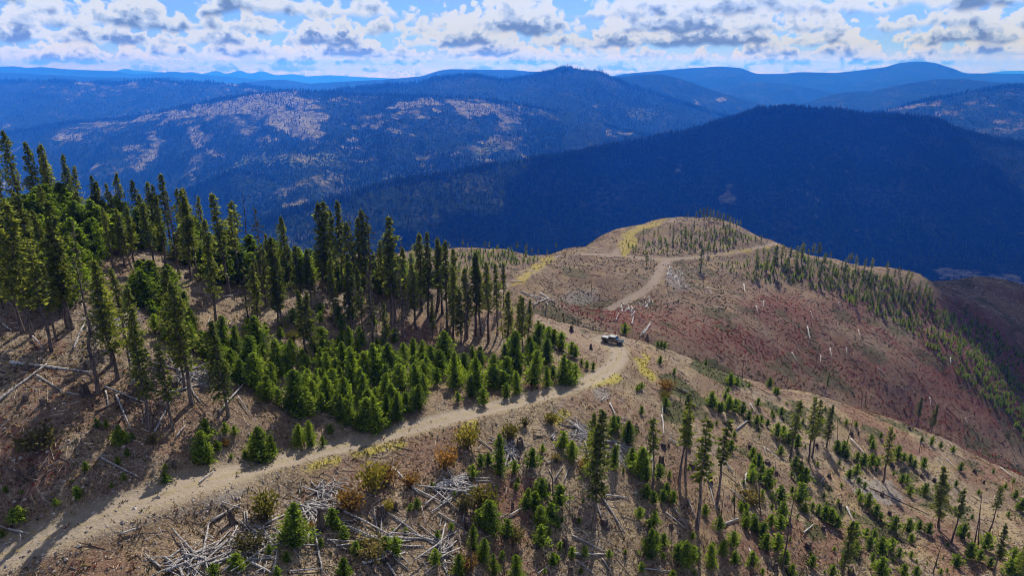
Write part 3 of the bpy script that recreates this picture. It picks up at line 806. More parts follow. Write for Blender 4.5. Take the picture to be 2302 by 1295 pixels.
def snag_geo(seed, H, nbr):
    rng = np.random.default_rng(seed); z = np.linspace(0, 1, 7)
    P = np.stack([np.cumsum(rng.normal(0, .012, 7)) * H * .5, np.cumsum(rng.normal(0, .012, 7)) * H * .5, z * H - 0.3 * (z == 0)], 1)
    g = Geo(); g.add(*tube(P, (0.011 * H + 0.03) * (1 - z * 0.8), 6)); br = []
    for i in range(nbr):
        h = H * rng.uniform(.3, .97); a = rng.uniform(0, 6.28); ln = rng.uniform(.3, 1.3) * (1.25 - h / H) * (1.5 if i < 4 else .6)
        s = np.array([np.interp(h, P[:, 2], P[:, 0]), np.interp(h, P[:, 2], P[:, 1]), h]); e = s + [math.cos(a) * ln, math.sin(a) * ln, ln * rng.uniform(-.4, .5)]
        q = g if i >= 4 else Geo(); q.add(*tube([s, (s + e) / 2 + [0, 0, -.06 * ln], e], [.04, .025, .01], 4, False))
        if i < 4: br.append(q.build('snag_branch', [M_CHAR]))
    return g.build('snag_trunk', [M_CHAR]), br


SNAG = [snag_geo(50 + i, 9.0, [10, 22, 16, 6, 30][i]) for i in range(5)]


def log_geo(seed, L, r, stub):
    rng = np.random.default_rng(seed); t = np.linspace(0, 1, 6)
    P = np.stack([t * L, np.cumsum(rng.normal(0, .012, 6)) * L * .6, np.cumsum(rng.normal(0, .006, 6)) * L * .4], 1); P[:, 1:] -= P[0, 1:]
    g = Geo(); g.add(*tube(P, r * (1 - 0.55 * t) * rng.uniform(.92, 1.08, 6), 8))
    for i in range(stub):
        k = rng.uniform(.25, .97); a = rng.uniform(.2, 2.9); ln = rng.uniform(.15, .7)
        s = np.array([k * L, np.interp(k, t, P[:, 1]), np.interp(k, t, P[:, 2])]); e = s + [ln * .4, math.cos(a) * ln, abs(math.sin(a)) * ln]
        g.add(*tube([s, e], [r * .28, r * .1], 4, False))
    return g


LOGG = [log_geo(70 + i, 5.0, [.15, .17, .13, .14, .19, .12][i], [0, 3, 6, 2, 0, 8][i]) for i in range(6)]
LOG = [g.build('log', [M_LOG], True) for g in LOGG]
LOGD = [g.build('dark_log', [M_CHAR], True) for g in LOGG[:3]]


def stump_geo(seed, Hs, r):
    rng = np.random.default_rng(seed); g = Geo(); n = 11
    a = np.linspace(0, 2 * np.pi, n, endpoint=False); V = []
    fl = 1 + 0.35 * np.maximum(0, np.sin(a * 3 + seed))
    for h, k in ((-.3, 1.45), (0.05, 1.3), (.25, 1.0), (1, .9)):
        rr = r * k * (1 + (fl - 1) * (1 - max(h, 0)))
        top = Hs * h + (rng.uniform(-.10, .12, n) * Hs if h == 1 else 0)
        V.append(np.stack([np.cos(a) * rr, np.sin(a) * rr, np.full(n, 1.0) * top], 1))
    V = np.vstack(V + [np.array([[0, 0, Hs * .88]])])
    Q = [(i * n + j, i * n + (j + 1) % n, (i + 1) * n + (j + 1) % n, (i + 1) * n + j) for i in range(3) for j in range(n)]
    T = [(3 * n + j, 3 * n + (j + 1) % n, 4 * n) for j in range(n)]
    g.add(V, Q, T); return g.build('stump', [M_CHAR])


STUMP = [stump_geo(90 + i, [.8, .6, 1.1, .7][i], [.32, .38, .26, .3][i]) for i in range(4)]


def shrub_geo(seed, leaf, Rr=1.0, Hh=1.3, n=520, sz=.20):
    rng = np.random.default_rng(seed)
    st = Geo()
    ends = []
    for i in range(16):
        a = rng.uniform(0, 6.28); rr = rng.uniform(.2, .85) * Rr; e = np.array([math.cos(a) * rr, math.sin(a) * rr, Hh * rng.uniform(.55, .95)])
        st.add(*tube([[0, 0, -.1], e * [.4, .4, .55], e], [.03, .02, .006], 3, False)); ends.append(e)
    ends = np.array(ends); k = rng.integers(0, 16, n); t = rng.uniform(.35, 1.05, n)[:, None]
    C = ends[k] * t + rng.normal(0, .17, (n, 3)) * Rr
    C[:, 2] = np.abs(C[:, 2])
    A = C * [1, 1, .6] + rng.normal(0, .5, (n, 3)); s_ = sz * rng.uniform(.6, 1.3, n)
    V, Q, A_ = sprays(C, A, s_, s_ * .75, rng, rng.random(n)); c = Geo(); c.add(V, Q, tint=A_)
    return st.build('shrub_stems', [M_CHAR]), c.build('shrub_leaves', [leaf])


M_GOLD = foliage_material('golden_leaves', (0.100, 0.092, 0.016), (0.225, 0.200, 0.040), .4, (1.2, 1.2, .8))
M_ORNG = foliage_material('rusty_leaves', (0.105, 0.062, 0.018), (0.220, 0.145, 0.042), .4, (1.3, 1.1, .8))
M_OLIV = foliage_material('olive_leaves', (0.060, 0.058, 0.022), (0.150, 0.130, 0.050), .3, (1.2, 1.2, .8))
M_DRYR = foliage_material('red_leaves', (0.120, 0.020, 0.018), (0.260, 0.060, 0.050), .3, (1.4, 1.0, .8))
M_STRAW = foliage_material('dry_straw', (0.150, 0.110, 0.060), (0.330, 0.260, 0.150), .3, (1.1, 1.1, .9))
M_TWIG = foliage_material('broken_twigs', (0.050, 0.036, 0.028), (0.380, 0.320, 0.270), .0)
M_STONE = foliage_material('broken_stones', (0.120, 0.095, 0.080), (0.420, 0.370, 0.320), .0)
M_BRUSH = foliage_material('brush_leaves', (0.014, 0.022, 0.010), (0.062, 0.066, 0.028), .3)
SHRUB = {'gold': shrub_geo(1, M_GOLD), 'rust': shrub_geo(2, M_ORNG), 'olive': shrub_geo(3, M_OLIV), 'grey': shrub_geo(4, M_OLIV, 1.2, .8)}


# ------------------------------------------------------------------ where things stand, read off the picture and dropped onto the terrain
THINGS = []          # (object, what, u, v, height in pixels)
def crop(ox, oy, s, L): return [(ox + p[0] / s, oy + p[1] / s) + tuple(q / s if i == 0 else q for i, q in enumerate(p[2:])) for p in L]


def stand(name, me_tr, me_cr, H, x, y, z, h, what, cat, u, v, hpx, rz=None, fat=1.0, lean=(0, 0)):
    root = bpy.data.objects.new(name, None); COL.objects.link(root)
    s = h / H; root.location = (x, y, z - 0.05); root.scale = (s * fat * random.uniform(.88, 1.12), s * fat * random.uniform(.88, 1.12), s); root.empty_display_size = 0.2
    root.rotation_euler = (lean[0], lean[1], random.uniform(0, 6.28) if rz is None else rz)
    link('trunk', me_tr, root)
    if isinstance(me_cr, list):
        for m_ in me_cr: link('branch', m_, root)
    else: link('crown', me_cr, root)
    root['category'] = cat; THINGS.append([root, what, u, v, hpx]); return root


def pix_height(u, vb, vt, P):
    """height in metres of something standing at P whose top shows at vt"""
    tx, tz = ray(u, vt); return max(float(tz) * P[1] - P[2], 0.4)


_hit0 = hit
def hit(u, v, H=None, ymin=30):
    """like the first one, but a point just above the crest comes down onto it"""
    u = np.atleast_1d(np.asarray(u, float)); v = np.atleast_1d(np.asarray(v, float)).copy(); P = _hit0(u, v, H, ymin)
    for k in range(22):
        bad = np.isnan(P[:, 0])
        if not bad.any(): break
        v[bad] += 3; P[bad] = _hit0(u[bad], v[bad], H, ymin)
    return P


def fill(poly, n, h0, h1, dmin, seed, exist=()):
    rng = np.random.default_rng(seed); p = np.array(poly); out = []; pts = [(q[0], q[1]) for q in exist]
    tries = 0
    while len(out) < n and tries < n * 60:
        tries += 1
        u = rng.uniform(p[:, 0].min(), p[:, 0].max()); v = rng.uniform(p[:, 1].min(), p[:, 1].max())
        if not inpoly(np.array([u]), np.array([v]), poly)[0]: continue
        if any((u - a) ** 2 + ((v - b) * 1.6) ** 2 < dmin ** 2 for a, b in pts[-400:]): continue
        pts.append((u, v)); out.append((u, v, rng.uniform(h0, h1)))
    return out


# tall pines of the wood on the left and lone pines on the slope: (u, v of the foot, v of the top, kind)
pines = [(8, 475, 335, 2), (52, 470, 290, 5), (92, 468, 316, 5), (120, 462, 330, 3), (132, 478, 322, 2), (168, 490, 346, 2), (186, 500, 372, 8), (230, 505, 392, 0), (240, 515, 405, 2), (283, 520, 386, 5), (265, 520, 410, 0), (323, 528, 404, 6), (350, 545, 408, 2),
         (366, 548, 412, 0), (388, 560, 390, 3), (440, 570, 422, 2), (418, 575, 422, 8), (463, 585, 440, 6), (25, 560, 402, 2), (60, 600, 430, 5),
         (35, 700, 432, 2), (52, 748, 470, 0), (73, 757, 458, 2), (95, 690, 440, 6), (153, 738, 452, 2), (163, 740, 492, 0), (118, 640, 470, 8), (190, 650, 500, 6), (252, 818, 596, 0), (265, 852, 584, 2), (280, 760, 600, 8), (335, 966, 688, 0), (322, 900, 640, 6),
         (415, 872, 652, 2), (431, 910, 632, 0), (400, 800, 600, 2), (514, 936, 718, 5), (488, 738, 492, 0), (514, 662, 434, 3), (352, 612, 434, 0), (372, 600, 440, 6), (405, 625, 424, 9), (430, 630, 424, 2), (445, 632, 438, 3), (560, 722, 582, 5), (580, 735, 590, 2),
         (605, 697, 560, 6), (640, 752, 530, 0), (628, 740, 545, 2), (655, 650, 484, 5), (707, 822, 655, 8), (692, 815, 650, 6),
         (728, 655, 454, 5), (740, 660, 452, 2), (756, 642, 470, 2), (770, 655, 450, 3), (783, 678, 488, 9), (800, 700, 500, 6), (812, 690, 488, 3), (828, 690, 470, 0), (838, 700, 480, 9), (843, 798, 602, 2), (862, 690, 540, 3), (880, 728, 487, 0), (889, 726, 520, 3), (868, 790, 680, 8),
         (926, 668, 560, 5), (947, 698, 521, 0), (963, 715, 521, 2), (982, 700, 545, 6), (1007, 750, 540, 3), (995, 705, 534, 0), (1022, 720, 560, 2), (1037, 775, 648, 5), (1050, 760, 600, 2), (1069, 754, 566, 3), (1083, 754, 574, 0), (1098, 768, 586, 3), (1118, 752, 590, 3),
         (1132, 690, 590, 3), (1100, 700, 600, 0), (1139, 790, 652, 2), (1165, 798, 662, 0), (1174, 810, 668, 3), (1186, 770, 672, 2), (860, 660, 560, 6), (905, 650, 540, 2), (700, 700, 560, 0), (675, 690, 550, 2), (905, 720, 555, 6), (935, 740, 590, 0), (905, 760, 600, 3), (1020, 770, 600, 2),
         (752, 735, 560, 0), (790, 745, 570, 2), (818, 760, 600, 6),
         (1334, 1190, 922, 0), (1335, 1100, 930, 5), (2110, 1192, 1056, 2), (1893, 1296, 1172, 5), (1858, 1006, 911, 5), (2296, 1320, 1185, 5), (2060, 962, 894, 3), (2093, 976, 908, 8), (1855, 885, 835, 3)]
pines += [(int(a), int(b), int(b - h), [0, 2, 6, 5, 8][int(a) % 5]) for a, b, h in fill([(0, 520), (220, 520), (330, 560), (260, 640), (180, 700), (0, 720)], 12, 85, 140, 24, 15, pines)]
pines += [(int(a), int(b), int(b - h), [0, 2, 6, 3][int(a) % 4]) for a, b, h in fill([(480, 600), (700, 630), (1000, 680), (1120, 740), (960, 770), (760, 700), (560, 690)], 9, 80, 140, 26, 16, pines)]
thin = [(115, 790, 552, 0), (127, 766, 592, 1), (297, 606, 480, 2), (220, 884, 584, 9), (388, 968, 772, 4), (545, 610, 452, 2), (598, 690, 464, 9), (540, 640, 470, 3), (1540, 1066, 884, 1), (1527, 1085, 900, 0), (1566, 1188, 942, 0), (1611, 1140, 945, 3), (1465, 1105, 940, 2), (1776, 1036, 902, 1), (1817, 1038, 893, 4), (1825, 1030, 900, 0),
        (1985, 1086, 962, 4), (2138, 1222, 1100, 3), (2223, 1198, 1094, 2), (2233, 1292, 1176, 1), (985, 690, 560, 9), (1045, 765, 612, 9), (808, 690, 490, 9), (1250, 570, 545, 2)]
snags = [(562, 600, 436), (458, 520, 436), (1240, 1175, 1128), (1245, 1130, 1020), (1348, 1210, 1150), (1710, 1160, 1040), (2192, 1228, 1116), (2198, 1240, 1133), (1757, 1280, 1088), (2098, 1292, 1206), (1686, 1295, 1228), (1743, 1092, 1040), (1650, 1158, 1060), (1622, 1165, 1095), (1668, 860, 800), (1776, 1000, 930),
         (1421, 762, 742), (724, 1140, 1088), (722, 1200, 1166), (508, 1170, 1118), (526, 1165, 1130), (1060, 1300, 1195), (1130, 1300, 1210), (1155, 1290, 1200), (1780, 1265, 1225), (345, 965, 900), (325, 950, 870), (330, 905, 850), (1936, 920, 885), (1945, 918, 880), (855, 720, 640), (1000, 770, 700), (1130, 760, 660), (1795, 1265, 1228), (2066, 1020, 965), (2090, 960, 900),
         (1882, 990, 940), (1900, 1010, 930), (1280, 1170, 1120), (1745, 640, 600), (1240, 680, 650), (1330, 665, 620), (1288, 740, 715), (1990, 1290, 1225), (1510, 1200, 1135), (1485, 640, 620), (2144, 612, 590)]
C4 = crop(900, 845, 2.8775, [(1050, 480, 120), (1110, 540, 150), (1035, 470, 90), (920, 500, 80), (855, 600, 120), (640, 640, 230), (740, 630, 100), (470, 660, 120), (570, 580, 90), (520, 590, 100), (1370, 370, 150), (1405, 350, 80), (1470, 430, 130), (1380, 600, 170), (1500, 600, 150), (1540, 640, 180), (1590, 680, 160), (1670, 670, 90), (1740, 660, 40),
      (1190, 600, 60), (750, 740, 60), (820, 830, 150), (880, 760, 90), (910, 800, 120), (870, 870, 110), (910, 970, 140), (960, 930, 90), (1030, 850, 130), (975, 960, 120), (1020, 990, 60), (1045, 950, 40), (810, 870, 80), (510, 970, 110), (590, 1010, 190), (690, 1060, 130), (470, 1130, 150), (530, 1200, 150), (230, 1220, 120), (380, 1290, 150), (610, 1290, 150),
      (660, 1190, 70), (755, 1320, 160), (910, 1110, 130), (960, 1040, 60), (985, 1230, 120), (1035, 1130, 70), (1010, 1210, 50), (1110, 1180, 80), (1190, 1180, 90), (1350, 1180, 60), (1155, 960, 40), (1545, 930, 70), (1590, 800, 120), (1640, 830, 70), (1700, 820, 100), (1760, 830, 120), (1720, 780, 90), (1640, 970, 130), (1610, 990, 60), (1610, 1180, 170), (1640, 1130, 110),
      (1700, 1110, 110), (1700, 1190, 50), (1840, 1220, 190), (1790, 1200, 100), (1890, 1210, 110), (1890, 1060, 60), (1970, 910, 110), (2060, 1000, 130), (2010, 1240, 140), (2085, 1160, 150), (2020, 1140, 90), (2150, 1110, 110), (2160, 1220, 90), (2130, 490, 90), (2010, 200, 90), (2060, 230, 80), (2120, 230, 80), (2160, 240, 80), (2100, 150, 60), (2140, 50, 60), (2180, 60, 50),
      (1560, 90, 50), (1560, 250, 50), (1715, 210, 90), (330, 1000, 50), (240, 1060, 50), (110, 860, 60), (60, 880, 50), (1560, 1270, 90), (1760, 1310, 60), (1900, 1295, 50), (2200, 850, 50), (2230, 960, 90), (2280, 980, 90), (2270, 690, 80), (2285, 600, 60), (2280, 530, 50)])
C5 = crop(1502, 845, 2.8775, [(290, 210, 90), (340, 240, 70), (390, 230, 90), (450, 220, 80), (480, 250, 80), (385, 110, 60), (400, 60, 70), (440, 70, 60), (655, 80, 70), (690, 120, 70), (705, 130, 60), (520, 290, 70), (570, 320, 90), (600, 310, 70), (640, 330, 60), (580, 200, 60), (730, 260, 70), (680, 280, 60), (700, 400, 100), (740, 400, 110), (780, 450, 120), (830, 470, 110),
      (850, 240, 60), (960, 350, 60), (990, 330, 60), (725, 520, 70), (405, 490, 90), (545, 540, 70), (575, 600, 100), (610, 630, 80), (540, 660, 80), (590, 690, 50), (640, 720, 130), (650, 740, 90), (820, 600, 110), (850, 640, 100), (880, 700, 130), (850, 700, 80), (1090, 490, 80), (1130, 510, 90), (1150, 540, 60), (1170, 670, 70), (1220, 560, 70), (1215, 650, 80), (1260, 590, 90),
      (1310, 590, 80), (1350, 590, 70), (1230, 700, 60), (1270, 730, 50), (1310, 440, 60), (1320, 480, 70), (1480, 540, 90), (1520, 560, 90), (1560, 570, 90), (1590, 600, 70), (1650, 600, 80), (1510, 700, 70), (1540, 700, 60), (1655, 770, 80), (1560, 780, 60), (605, 800, 90), (720, 830, 130), (850, 830, 120), (880, 890, 80), (735, 920, 90), (930, 870, 70), (970, 900, 100), (1010, 940, 110),
      (1050, 960, 100), (1090, 990, 90), (1230, 780, 70), (1240, 820, 80), (1290, 860, 90), (1340, 920, 80), (1370, 930, 60), (660, 980, 90), (720, 1000, 100), (500, 990, 110), (560, 1010, 140), (610, 1050, 90), (630, 1130, 110), (700, 1130, 110), (750, 1230, 120), (540, 1240, 120), (1200, 1060, 100), (1210, 1140, 80), (1280, 1050, 90), (1300, 1120, 80), (1330, 1050, 60), (1370, 1160, 100),
      (1320, 1200, 60), (1440, 1140, 80), (1490, 1180, 60), (1460, 1010, 90), (1550, 1020, 80), (1570, 1080, 70), (1620, 1000, 80), (1680, 1030, 70), (1570, 1180, 40), (1370, 1300, 130), (1400, 1290, 90), (1520, 1300, 90), (1600, 1300, 60), (1860, 1240, 120), (1880, 1030, 90), (1900, 1060, 90), (1950, 1190, 120), (2010, 1200, 80), (2050, 1130, 100), (2080, 1240, 80), (2150, 1180, 90),
      (2230, 1200, 90), (2250, 1300, 200), (2200, 1300, 120), (1860, 720, 60), (1890, 620, 60), (1840, 500, 50), (1760, 470, 50), (1700, 450, 50), (1640, 430, 50), (2230, 700, 50), (2180, 730, 50), (2240, 800, 60), (2280, 880, 80), (2260, 870, 70), (800, 760, 50), (1150, 320, 40), (1060, 1300, 90), (800, 1290, 80), (930, 1240, 70), (470, 880, 60), (500, 880, 60)])
C7 = crop(0, 650, 2.8775, [(630, 900, 70), (690, 900, 60), (790, 1000, 140), (860, 980, 60), (560, 1180, 90), (765, 1140, 60), (830, 1090, 50), (805, 1240, 50), (1075, 1170, 40), (1075, 1260, 90), (725, 1290, 40), (1310, 1080, 190), (1340, 980, 130), (1400, 1050, 100), (1420, 1050, 90), (1280, 1130, 100), (1350, 1140, 120), (1460, 940, 80), (1520, 950, 70),
      (1500, 1100, 40), (1590, 1100, 60), (1650, 1090, 190), (1700, 1110, 230), (1770, 1090, 240), (1740, 1110, 120), (1930, 1010, 150), (2010, 1020, 180), (2090, 1020, 100), (2140, 940, 60), (1950, 1050, 30)])
C8 = crop(0, 895, 3.237, [(110, 915, 110), (160, 905, 120), (45, 690, 70), (575, 740, 120), (410, 790, 60), (160, 700, 40), (20, 1020, 60)])
C3 = crop(350, 845, 2.8775, [(900, 1100, 250), (860, 1040, 150), (1150, 980, 110), (1180, 1000, 120), (1220, 1060, 80), (850, 1210, 80), (530, 1250, 140), (380, 1310, 130), (1215, 1295, 140), (1300, 1160, 100), (1490, 1130, 80), (1560, 1160, 130), (1690, 860, 70), (1650, 870, 50), (740, 1160, 60), (790, 1300, 60), (1070, 1110, 60)])
C9 = [(1404, 753, 30), (1478, 782, 18), (1486, 784, 20), (1494, 786, 16), (1437, 878, 16), (1432, 880, 12), (1484, 820, 22), (1516, 842, 18), (1233, 775, 42), (1245, 780, 36), (1262, 788, 38), (1285, 802, 38), (1293, 806, 32), (1307, 820, 20), (1319, 830, 20), (1333, 832, 16), (1210, 745, 30), (1222, 750, 26), (925, 600, 34), (1200, 790, 46)]


thicket = [(300, 640), (390, 650), (440, 745), (520, 770), (560, 800), (640, 812), (760, 790), (860, 815), (900, 820), (960, 800), (1050, 815), (1110, 812), (1190, 780), (1240, 790), (1290, 822), (1318, 852), (1240, 885), (1120, 905), (1020, 930), (985, 900), (930, 925), (880, 962), (830, 985), (770, 960), (720, 930), (690, 955), (640, 925), (560, 880), (470, 830), (390, 795), (330, 740), (290, 690)]
T1 = [(a_, b_, h_ ** 1.0 * random.choice([.62, .8, 1, 1, 1.15, 1.3])) for a_, b_, h_ in fill(thicket, 175, 40, 80, 14.5, 1)]
up_t = [(0, 530), (120, 480), (240, 515), (330, 535), (400, 575), (480, 590), (560, 605), (640, 618), (700, 625), (700, 650), (600, 650), (500, 640), (420, 600), (330, 565), (250, 560), (200, 610), (160, 700), (60, 690), (0, 640)]
T2 = fill(up_t, 120, 60, 105, 14, 2)
T2b = fill([(700, 600), (780, 612), (900, 630), (960, 650), (930, 670), (800, 660), (700, 640)], 26, 40, 66, 16, 5)
T3 = fill([(500, 740), (720, 690), (930, 760), (960, 800), (700, 790), (540, 780)], 26, 22, 44, 20, 3)
near_r = [(1480, 800), (1560, 800), (1700, 850), (1860, 905), (2000, 945), (2100, 985), (2200, 1040), (2302, 1100), (2302, 1295), (1900, 1295), (1700, 1180), (1560, 960)]
T4 = fill(near_r, 75, 6, 14, 15, 4, C5)
T5 = fill([(900, 1000), (1400, 940), (1560, 960), (1900, 1295), (820, 1295)], 30, 7, 14, 22, 6, C4)
firs = [(q[0], q[1], q[2], 'fir') for q in C4 + C5 + C7 + C8 + C3 + C9] + [(q[0], q[1], q[2], 'dense') for q in T2 + T1 + T2b] + [(q[0], q[1], q[2], 'fir') for q in T3 + T4 + T5]
firs = [f for f in firs if 0 < f[2]]
P_all = hit([f[0] for f in firs], [min(f[1], 1330) for f in firs])
# size order decides which stay individuals
order = sorted(range(len(firs)), key=lambda i: -firs[i][2])
n_ind = 0; rest = []
for i in order:
    u, v, hp, k = firs[i]; P = P_all[i]
    if np.isnan(P[0]): continue
    if k == 'dense':
        h = hp * np.hypot(P[1], P[2]) / FOC
    else: h = pix_height(u, v, v - hp, P) * random.choice([.68, .8, .88, .95, 1.08])
    if n_ind >= 296: rest.append((P, h)); continue
    n_ind += 1
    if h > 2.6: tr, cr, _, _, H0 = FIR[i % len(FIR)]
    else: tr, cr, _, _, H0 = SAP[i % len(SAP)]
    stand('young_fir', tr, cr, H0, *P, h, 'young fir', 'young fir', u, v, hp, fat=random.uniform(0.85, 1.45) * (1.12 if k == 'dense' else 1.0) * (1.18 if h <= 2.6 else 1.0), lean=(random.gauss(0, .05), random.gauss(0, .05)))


def scatter(name, protos, P, S, mats, rz=None, tilt=None, tint_mul=None, smooth=False):
    """many copies of small arrays joined into one mesh; protos: [(V,Q,T,A)]"""
    rng = np.random.default_rng(hash_(name)); n = len(P); P = np.asarray(P, float); S = np.asarray(S, float)
    rz = rng.uniform(0, 6.283, n) if rz is None else np.asarray(rz); which = rng.integers(0, len(protos), n)
    VV, QQ, TT2, AA = [], [], [], []; off = 0
    for w_, (V, Q, T, A) in enumerate(protos):
        idx = np.where(which == w_)[0]
        if not len(idx): continue
        c, s = np.cos(rz[idx])[:, None], np.sin(rz[idx])[:, None]
        sc = S[idx][:, None] if S.ndim == 1 else S[idx]
        X = V[None, :, 0] * (sc if S.ndim == 1 else sc[:, :1]); Y = V[None, :, 1] * (sc if S.ndim == 1 else sc[:, 1:2]); Z = V[None, :, 2] * (sc if S.ndim == 1 else sc[:, 2:3])
        if tilt is not None: Z = Z + X * np.asarray(tilt)[idx][:, None]
        out = np.stack([X * c - Y * s + P[idx, 0][:, None], X * s + Y * c + P[idx, 1][:, None], Z + P[idx, 2][:, None]], -1)
        m = len(V); k = len(idx); VV.append(out.reshape(-1, 3))
        o = off + np.arange(k)[:, None, None] * m
        if len(Q): QQ.append((Q[None] + o).reshape(-1, 4))
        if len(T): TT2.append((T[None] + o).reshape(-1, 3))
        tm = rng.uniform(-.25, .25, k)[:, None] if tint_mul is None else np.asarray(tint_mul)[idx][:, None]
        AA.append(np.clip(A[None] + tm, 0, 1).ravel()); off += m * k
    return mesh(name, np.vstack(VV), ([np.vstack(QQ)] if QQ else []) + ([np.vstack(TT2)] if TT2 else []), mats, {'tint': np.concatenate(AA)}, smooth)


def low(seed, H, nb, ns, size, Rm, shape='young', c0=.1):
    g, c = conifer(seed, H, c0, Rm, nb, ns, size, shape, 0); return c.arrays()


if rest:
    sp = [low(i, 1.0, 60, 7, .13, .44) for i in range(3)]
    link('small_fir_seedlings', scatter('seedlings', sp, [r[0] for r in rest], [r[1] for r in rest], [M_FIR, M_BARK]), kind='stuff')

PP = hit([p[0] for p in pines], [min(p[1], 1330) for p in pines])
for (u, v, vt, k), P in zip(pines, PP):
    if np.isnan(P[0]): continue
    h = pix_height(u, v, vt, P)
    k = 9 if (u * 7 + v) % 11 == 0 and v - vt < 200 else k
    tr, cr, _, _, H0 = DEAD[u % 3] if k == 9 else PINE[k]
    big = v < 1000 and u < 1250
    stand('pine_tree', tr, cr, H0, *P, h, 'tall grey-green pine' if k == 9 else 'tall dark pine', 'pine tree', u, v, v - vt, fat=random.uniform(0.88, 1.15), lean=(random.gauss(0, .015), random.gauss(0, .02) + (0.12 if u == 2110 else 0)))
PP = hit([p[0] for p in thin], [min(p[1], 1330) for p in thin])
for (u, v, vt, k), P in zip(thin, PP):
    if np.isnan(P[0]): continue
    tr, cr, _, _, H0 = DEAD[u % 3] if k == 9 else THIN[k]
    stand('pine_tree', tr, cr, H0, *P, pix_height(u, v, vt, P), 'half-dead grey pine' if k == 9 else 'thin pine', 'pine tree', u, v, v - vt, lean=(random.gauss(0, .02), random.gauss(0, .025)))
PP = hit([p[0] for p in snags], [min(p[1], 1330) for p in snags])
for i, ((u, v, vt), P) in enumerate(zip(snags, PP)):
    if np.isnan(P[0]): continue
    h = pix_height(u, v, vt, P); tr, br = SNAG[i % 5]
    stand('dead_tree', tr, br, 9.0, *P, h, 'bare dead trunk', 'dead tree', u, v, v - vt, fat=0.8 if h > 8 else 1.0, lean=(random.gauss(0, .05), random.gauss(0, .09)))

# pines on the hill beyond the hollow: (u, v foot, height px)
hill = [(1565, 492, 16), (1572, 490, 22), (1580, 492, 24), (1588, 492, 26), (1596, 495, 24), (1603, 495, 22), (1611, 498, 24), (1618, 500, 22), (1626, 503, 24), (1634, 505, 22), (1641, 508, 22), (1648, 510, 20), (1656, 514, 20), (1663, 517, 22), (1546, 487, 12), (1583, 500, 18), (1592, 502, 18), (1605, 505, 16),
        (1446, 532, 20), (1470, 540, 22), (1484, 556, 26), (1506, 520, 16), (1514, 530, 18), (1540, 542, 34), (1554, 544, 26), (1572, 544, 26), (1575, 610, 54), (1591, 573, 30), (1618, 532, 20), (1625, 525, 26), (1633, 528, 24), (1530, 515, 16), (1560, 520, 18), (1648, 548, 20), (1500, 570, 22), (1453, 598, 34), (1606, 560, 26), (1584, 552, 24),
        (1723, 612, 48), (1739, 618, 66), (1757, 590, 40), (1774, 595, 40), (1790, 600, 36), (1801, 592, 44), (1828, 576, 30), (1839, 586, 40), (1854, 596, 28), (1866, 584, 18), (1906, 590, 22), (1912, 596, 28), (1922, 606, 32), (1943, 606, 26), (1958, 610, 30), (1992, 614, 26), (2020, 620, 22), (2042, 622, 18), (2050, 626, 16), (1840, 640, 44), (1870, 625, 34), (1884, 652, 36), (1905, 640, 40),
        (1950, 645, 36), (1965, 650, 34), (1980, 660, 40), (1978, 700, 44), (2000, 655, 30), (2022, 650, 30), (2040, 660, 30), (2078, 668, 30), (2082, 690, 46), (2080, 655, 24), (1921, 690, 38), (2167, 720, 38), (2195, 730, 22), (1700, 590, 30), (1700, 620, 46), (1150, 556, 14), (1162, 556, 24), (1183, 562, 26), (1195, 566, 18), (1210, 568, 18), (1120, 556, 14), (1100, 556, 16), (1090, 560, 20), (1052, 556, 14), (1040, 560, 22), (1230, 575, 14), (1060, 575, 22), (1075, 590, 26), (1010, 566, 20)]
band = [(1700, 575), (1780, 570), (1900, 597), (2060, 640), (2120, 690), (2150, 740), (2080, 745), (1950, 690), (1850, 650), (1760, 615)]
hill += [(a, b, h) for a, b, h in fill(band, 85, 14, 36, 13, 8, hill)]
hill += [(a, b, h) for a, b, h in fill([(1410, 545), (1560, 500), (1650, 520), (1720, 545), (1600, 568), (1480, 568)], 22, 10, 24, 14, 9, hill)]
PP = hit([p[0] for p in hill], [p[1] for p in hill], ymin=185)
n_h = 0; restp = []
for i, ((u, v, hp), P) in enumerate(zip(hill, PP)):
    if np.isnan(P[0]): continue
    tr, cr, _, _, H0 = LOWP[i % 4]
    stand('pine_tree', tr, cr, H0, *P, hp * P[1] / FOC * 1.08, 'small dark pine', 'pine tree', u, v, hp, fat=1.15)
n_pines = len([t for t in THINGS if t[0].name.startswith('pine_tree')])
hf = [LOWF[i][2].arrays() for i in range(2)]
hb = fill([(1690, 600), (1780, 575), (1900, 600), (2060, 645), (2150, 720), (2230, 790), (2302, 860), (2302, 980), (2200, 890), (2060, 760), (1950, 700), (1850, 660), (1760, 630)], 520, 6, 15, 5, 10)
hb += fill([(2110, 700), (2230, 740), (2302, 800), (2302, 1000), (2190, 840)], 190, 6, 16, 7, 11)
hb += fill([(1405, 555), (1470, 540), (1560, 515), (1640, 515), (1700, 540), (1600, 572), (1420, 572)], 150, 4, 10, 6, 12)
hb += fill([(1000, 575), (1120, 560), (1220, 585), (1150, 600), (1040, 620), (990, 620)], 110, 6, 13, 6, 13)
hb += fill([(1600, 590), (1700, 585), (1800, 640), (1700, 640)], 60, 5, 11, 7, 14)
PP = hit([p[0] for p in hb], [p[1] for p in hb], ymin=185); ok = ~np.isnan(PP[:, 0])
link('young_trees_on_far_hill', scatter('hillfirs', hf, PP[ok], [hb[i][2] * PP[i, 1] / FOC / 3.0 for i in np.where(ok)[0]], [M_FIR, M_BARK]), kind='stuff')

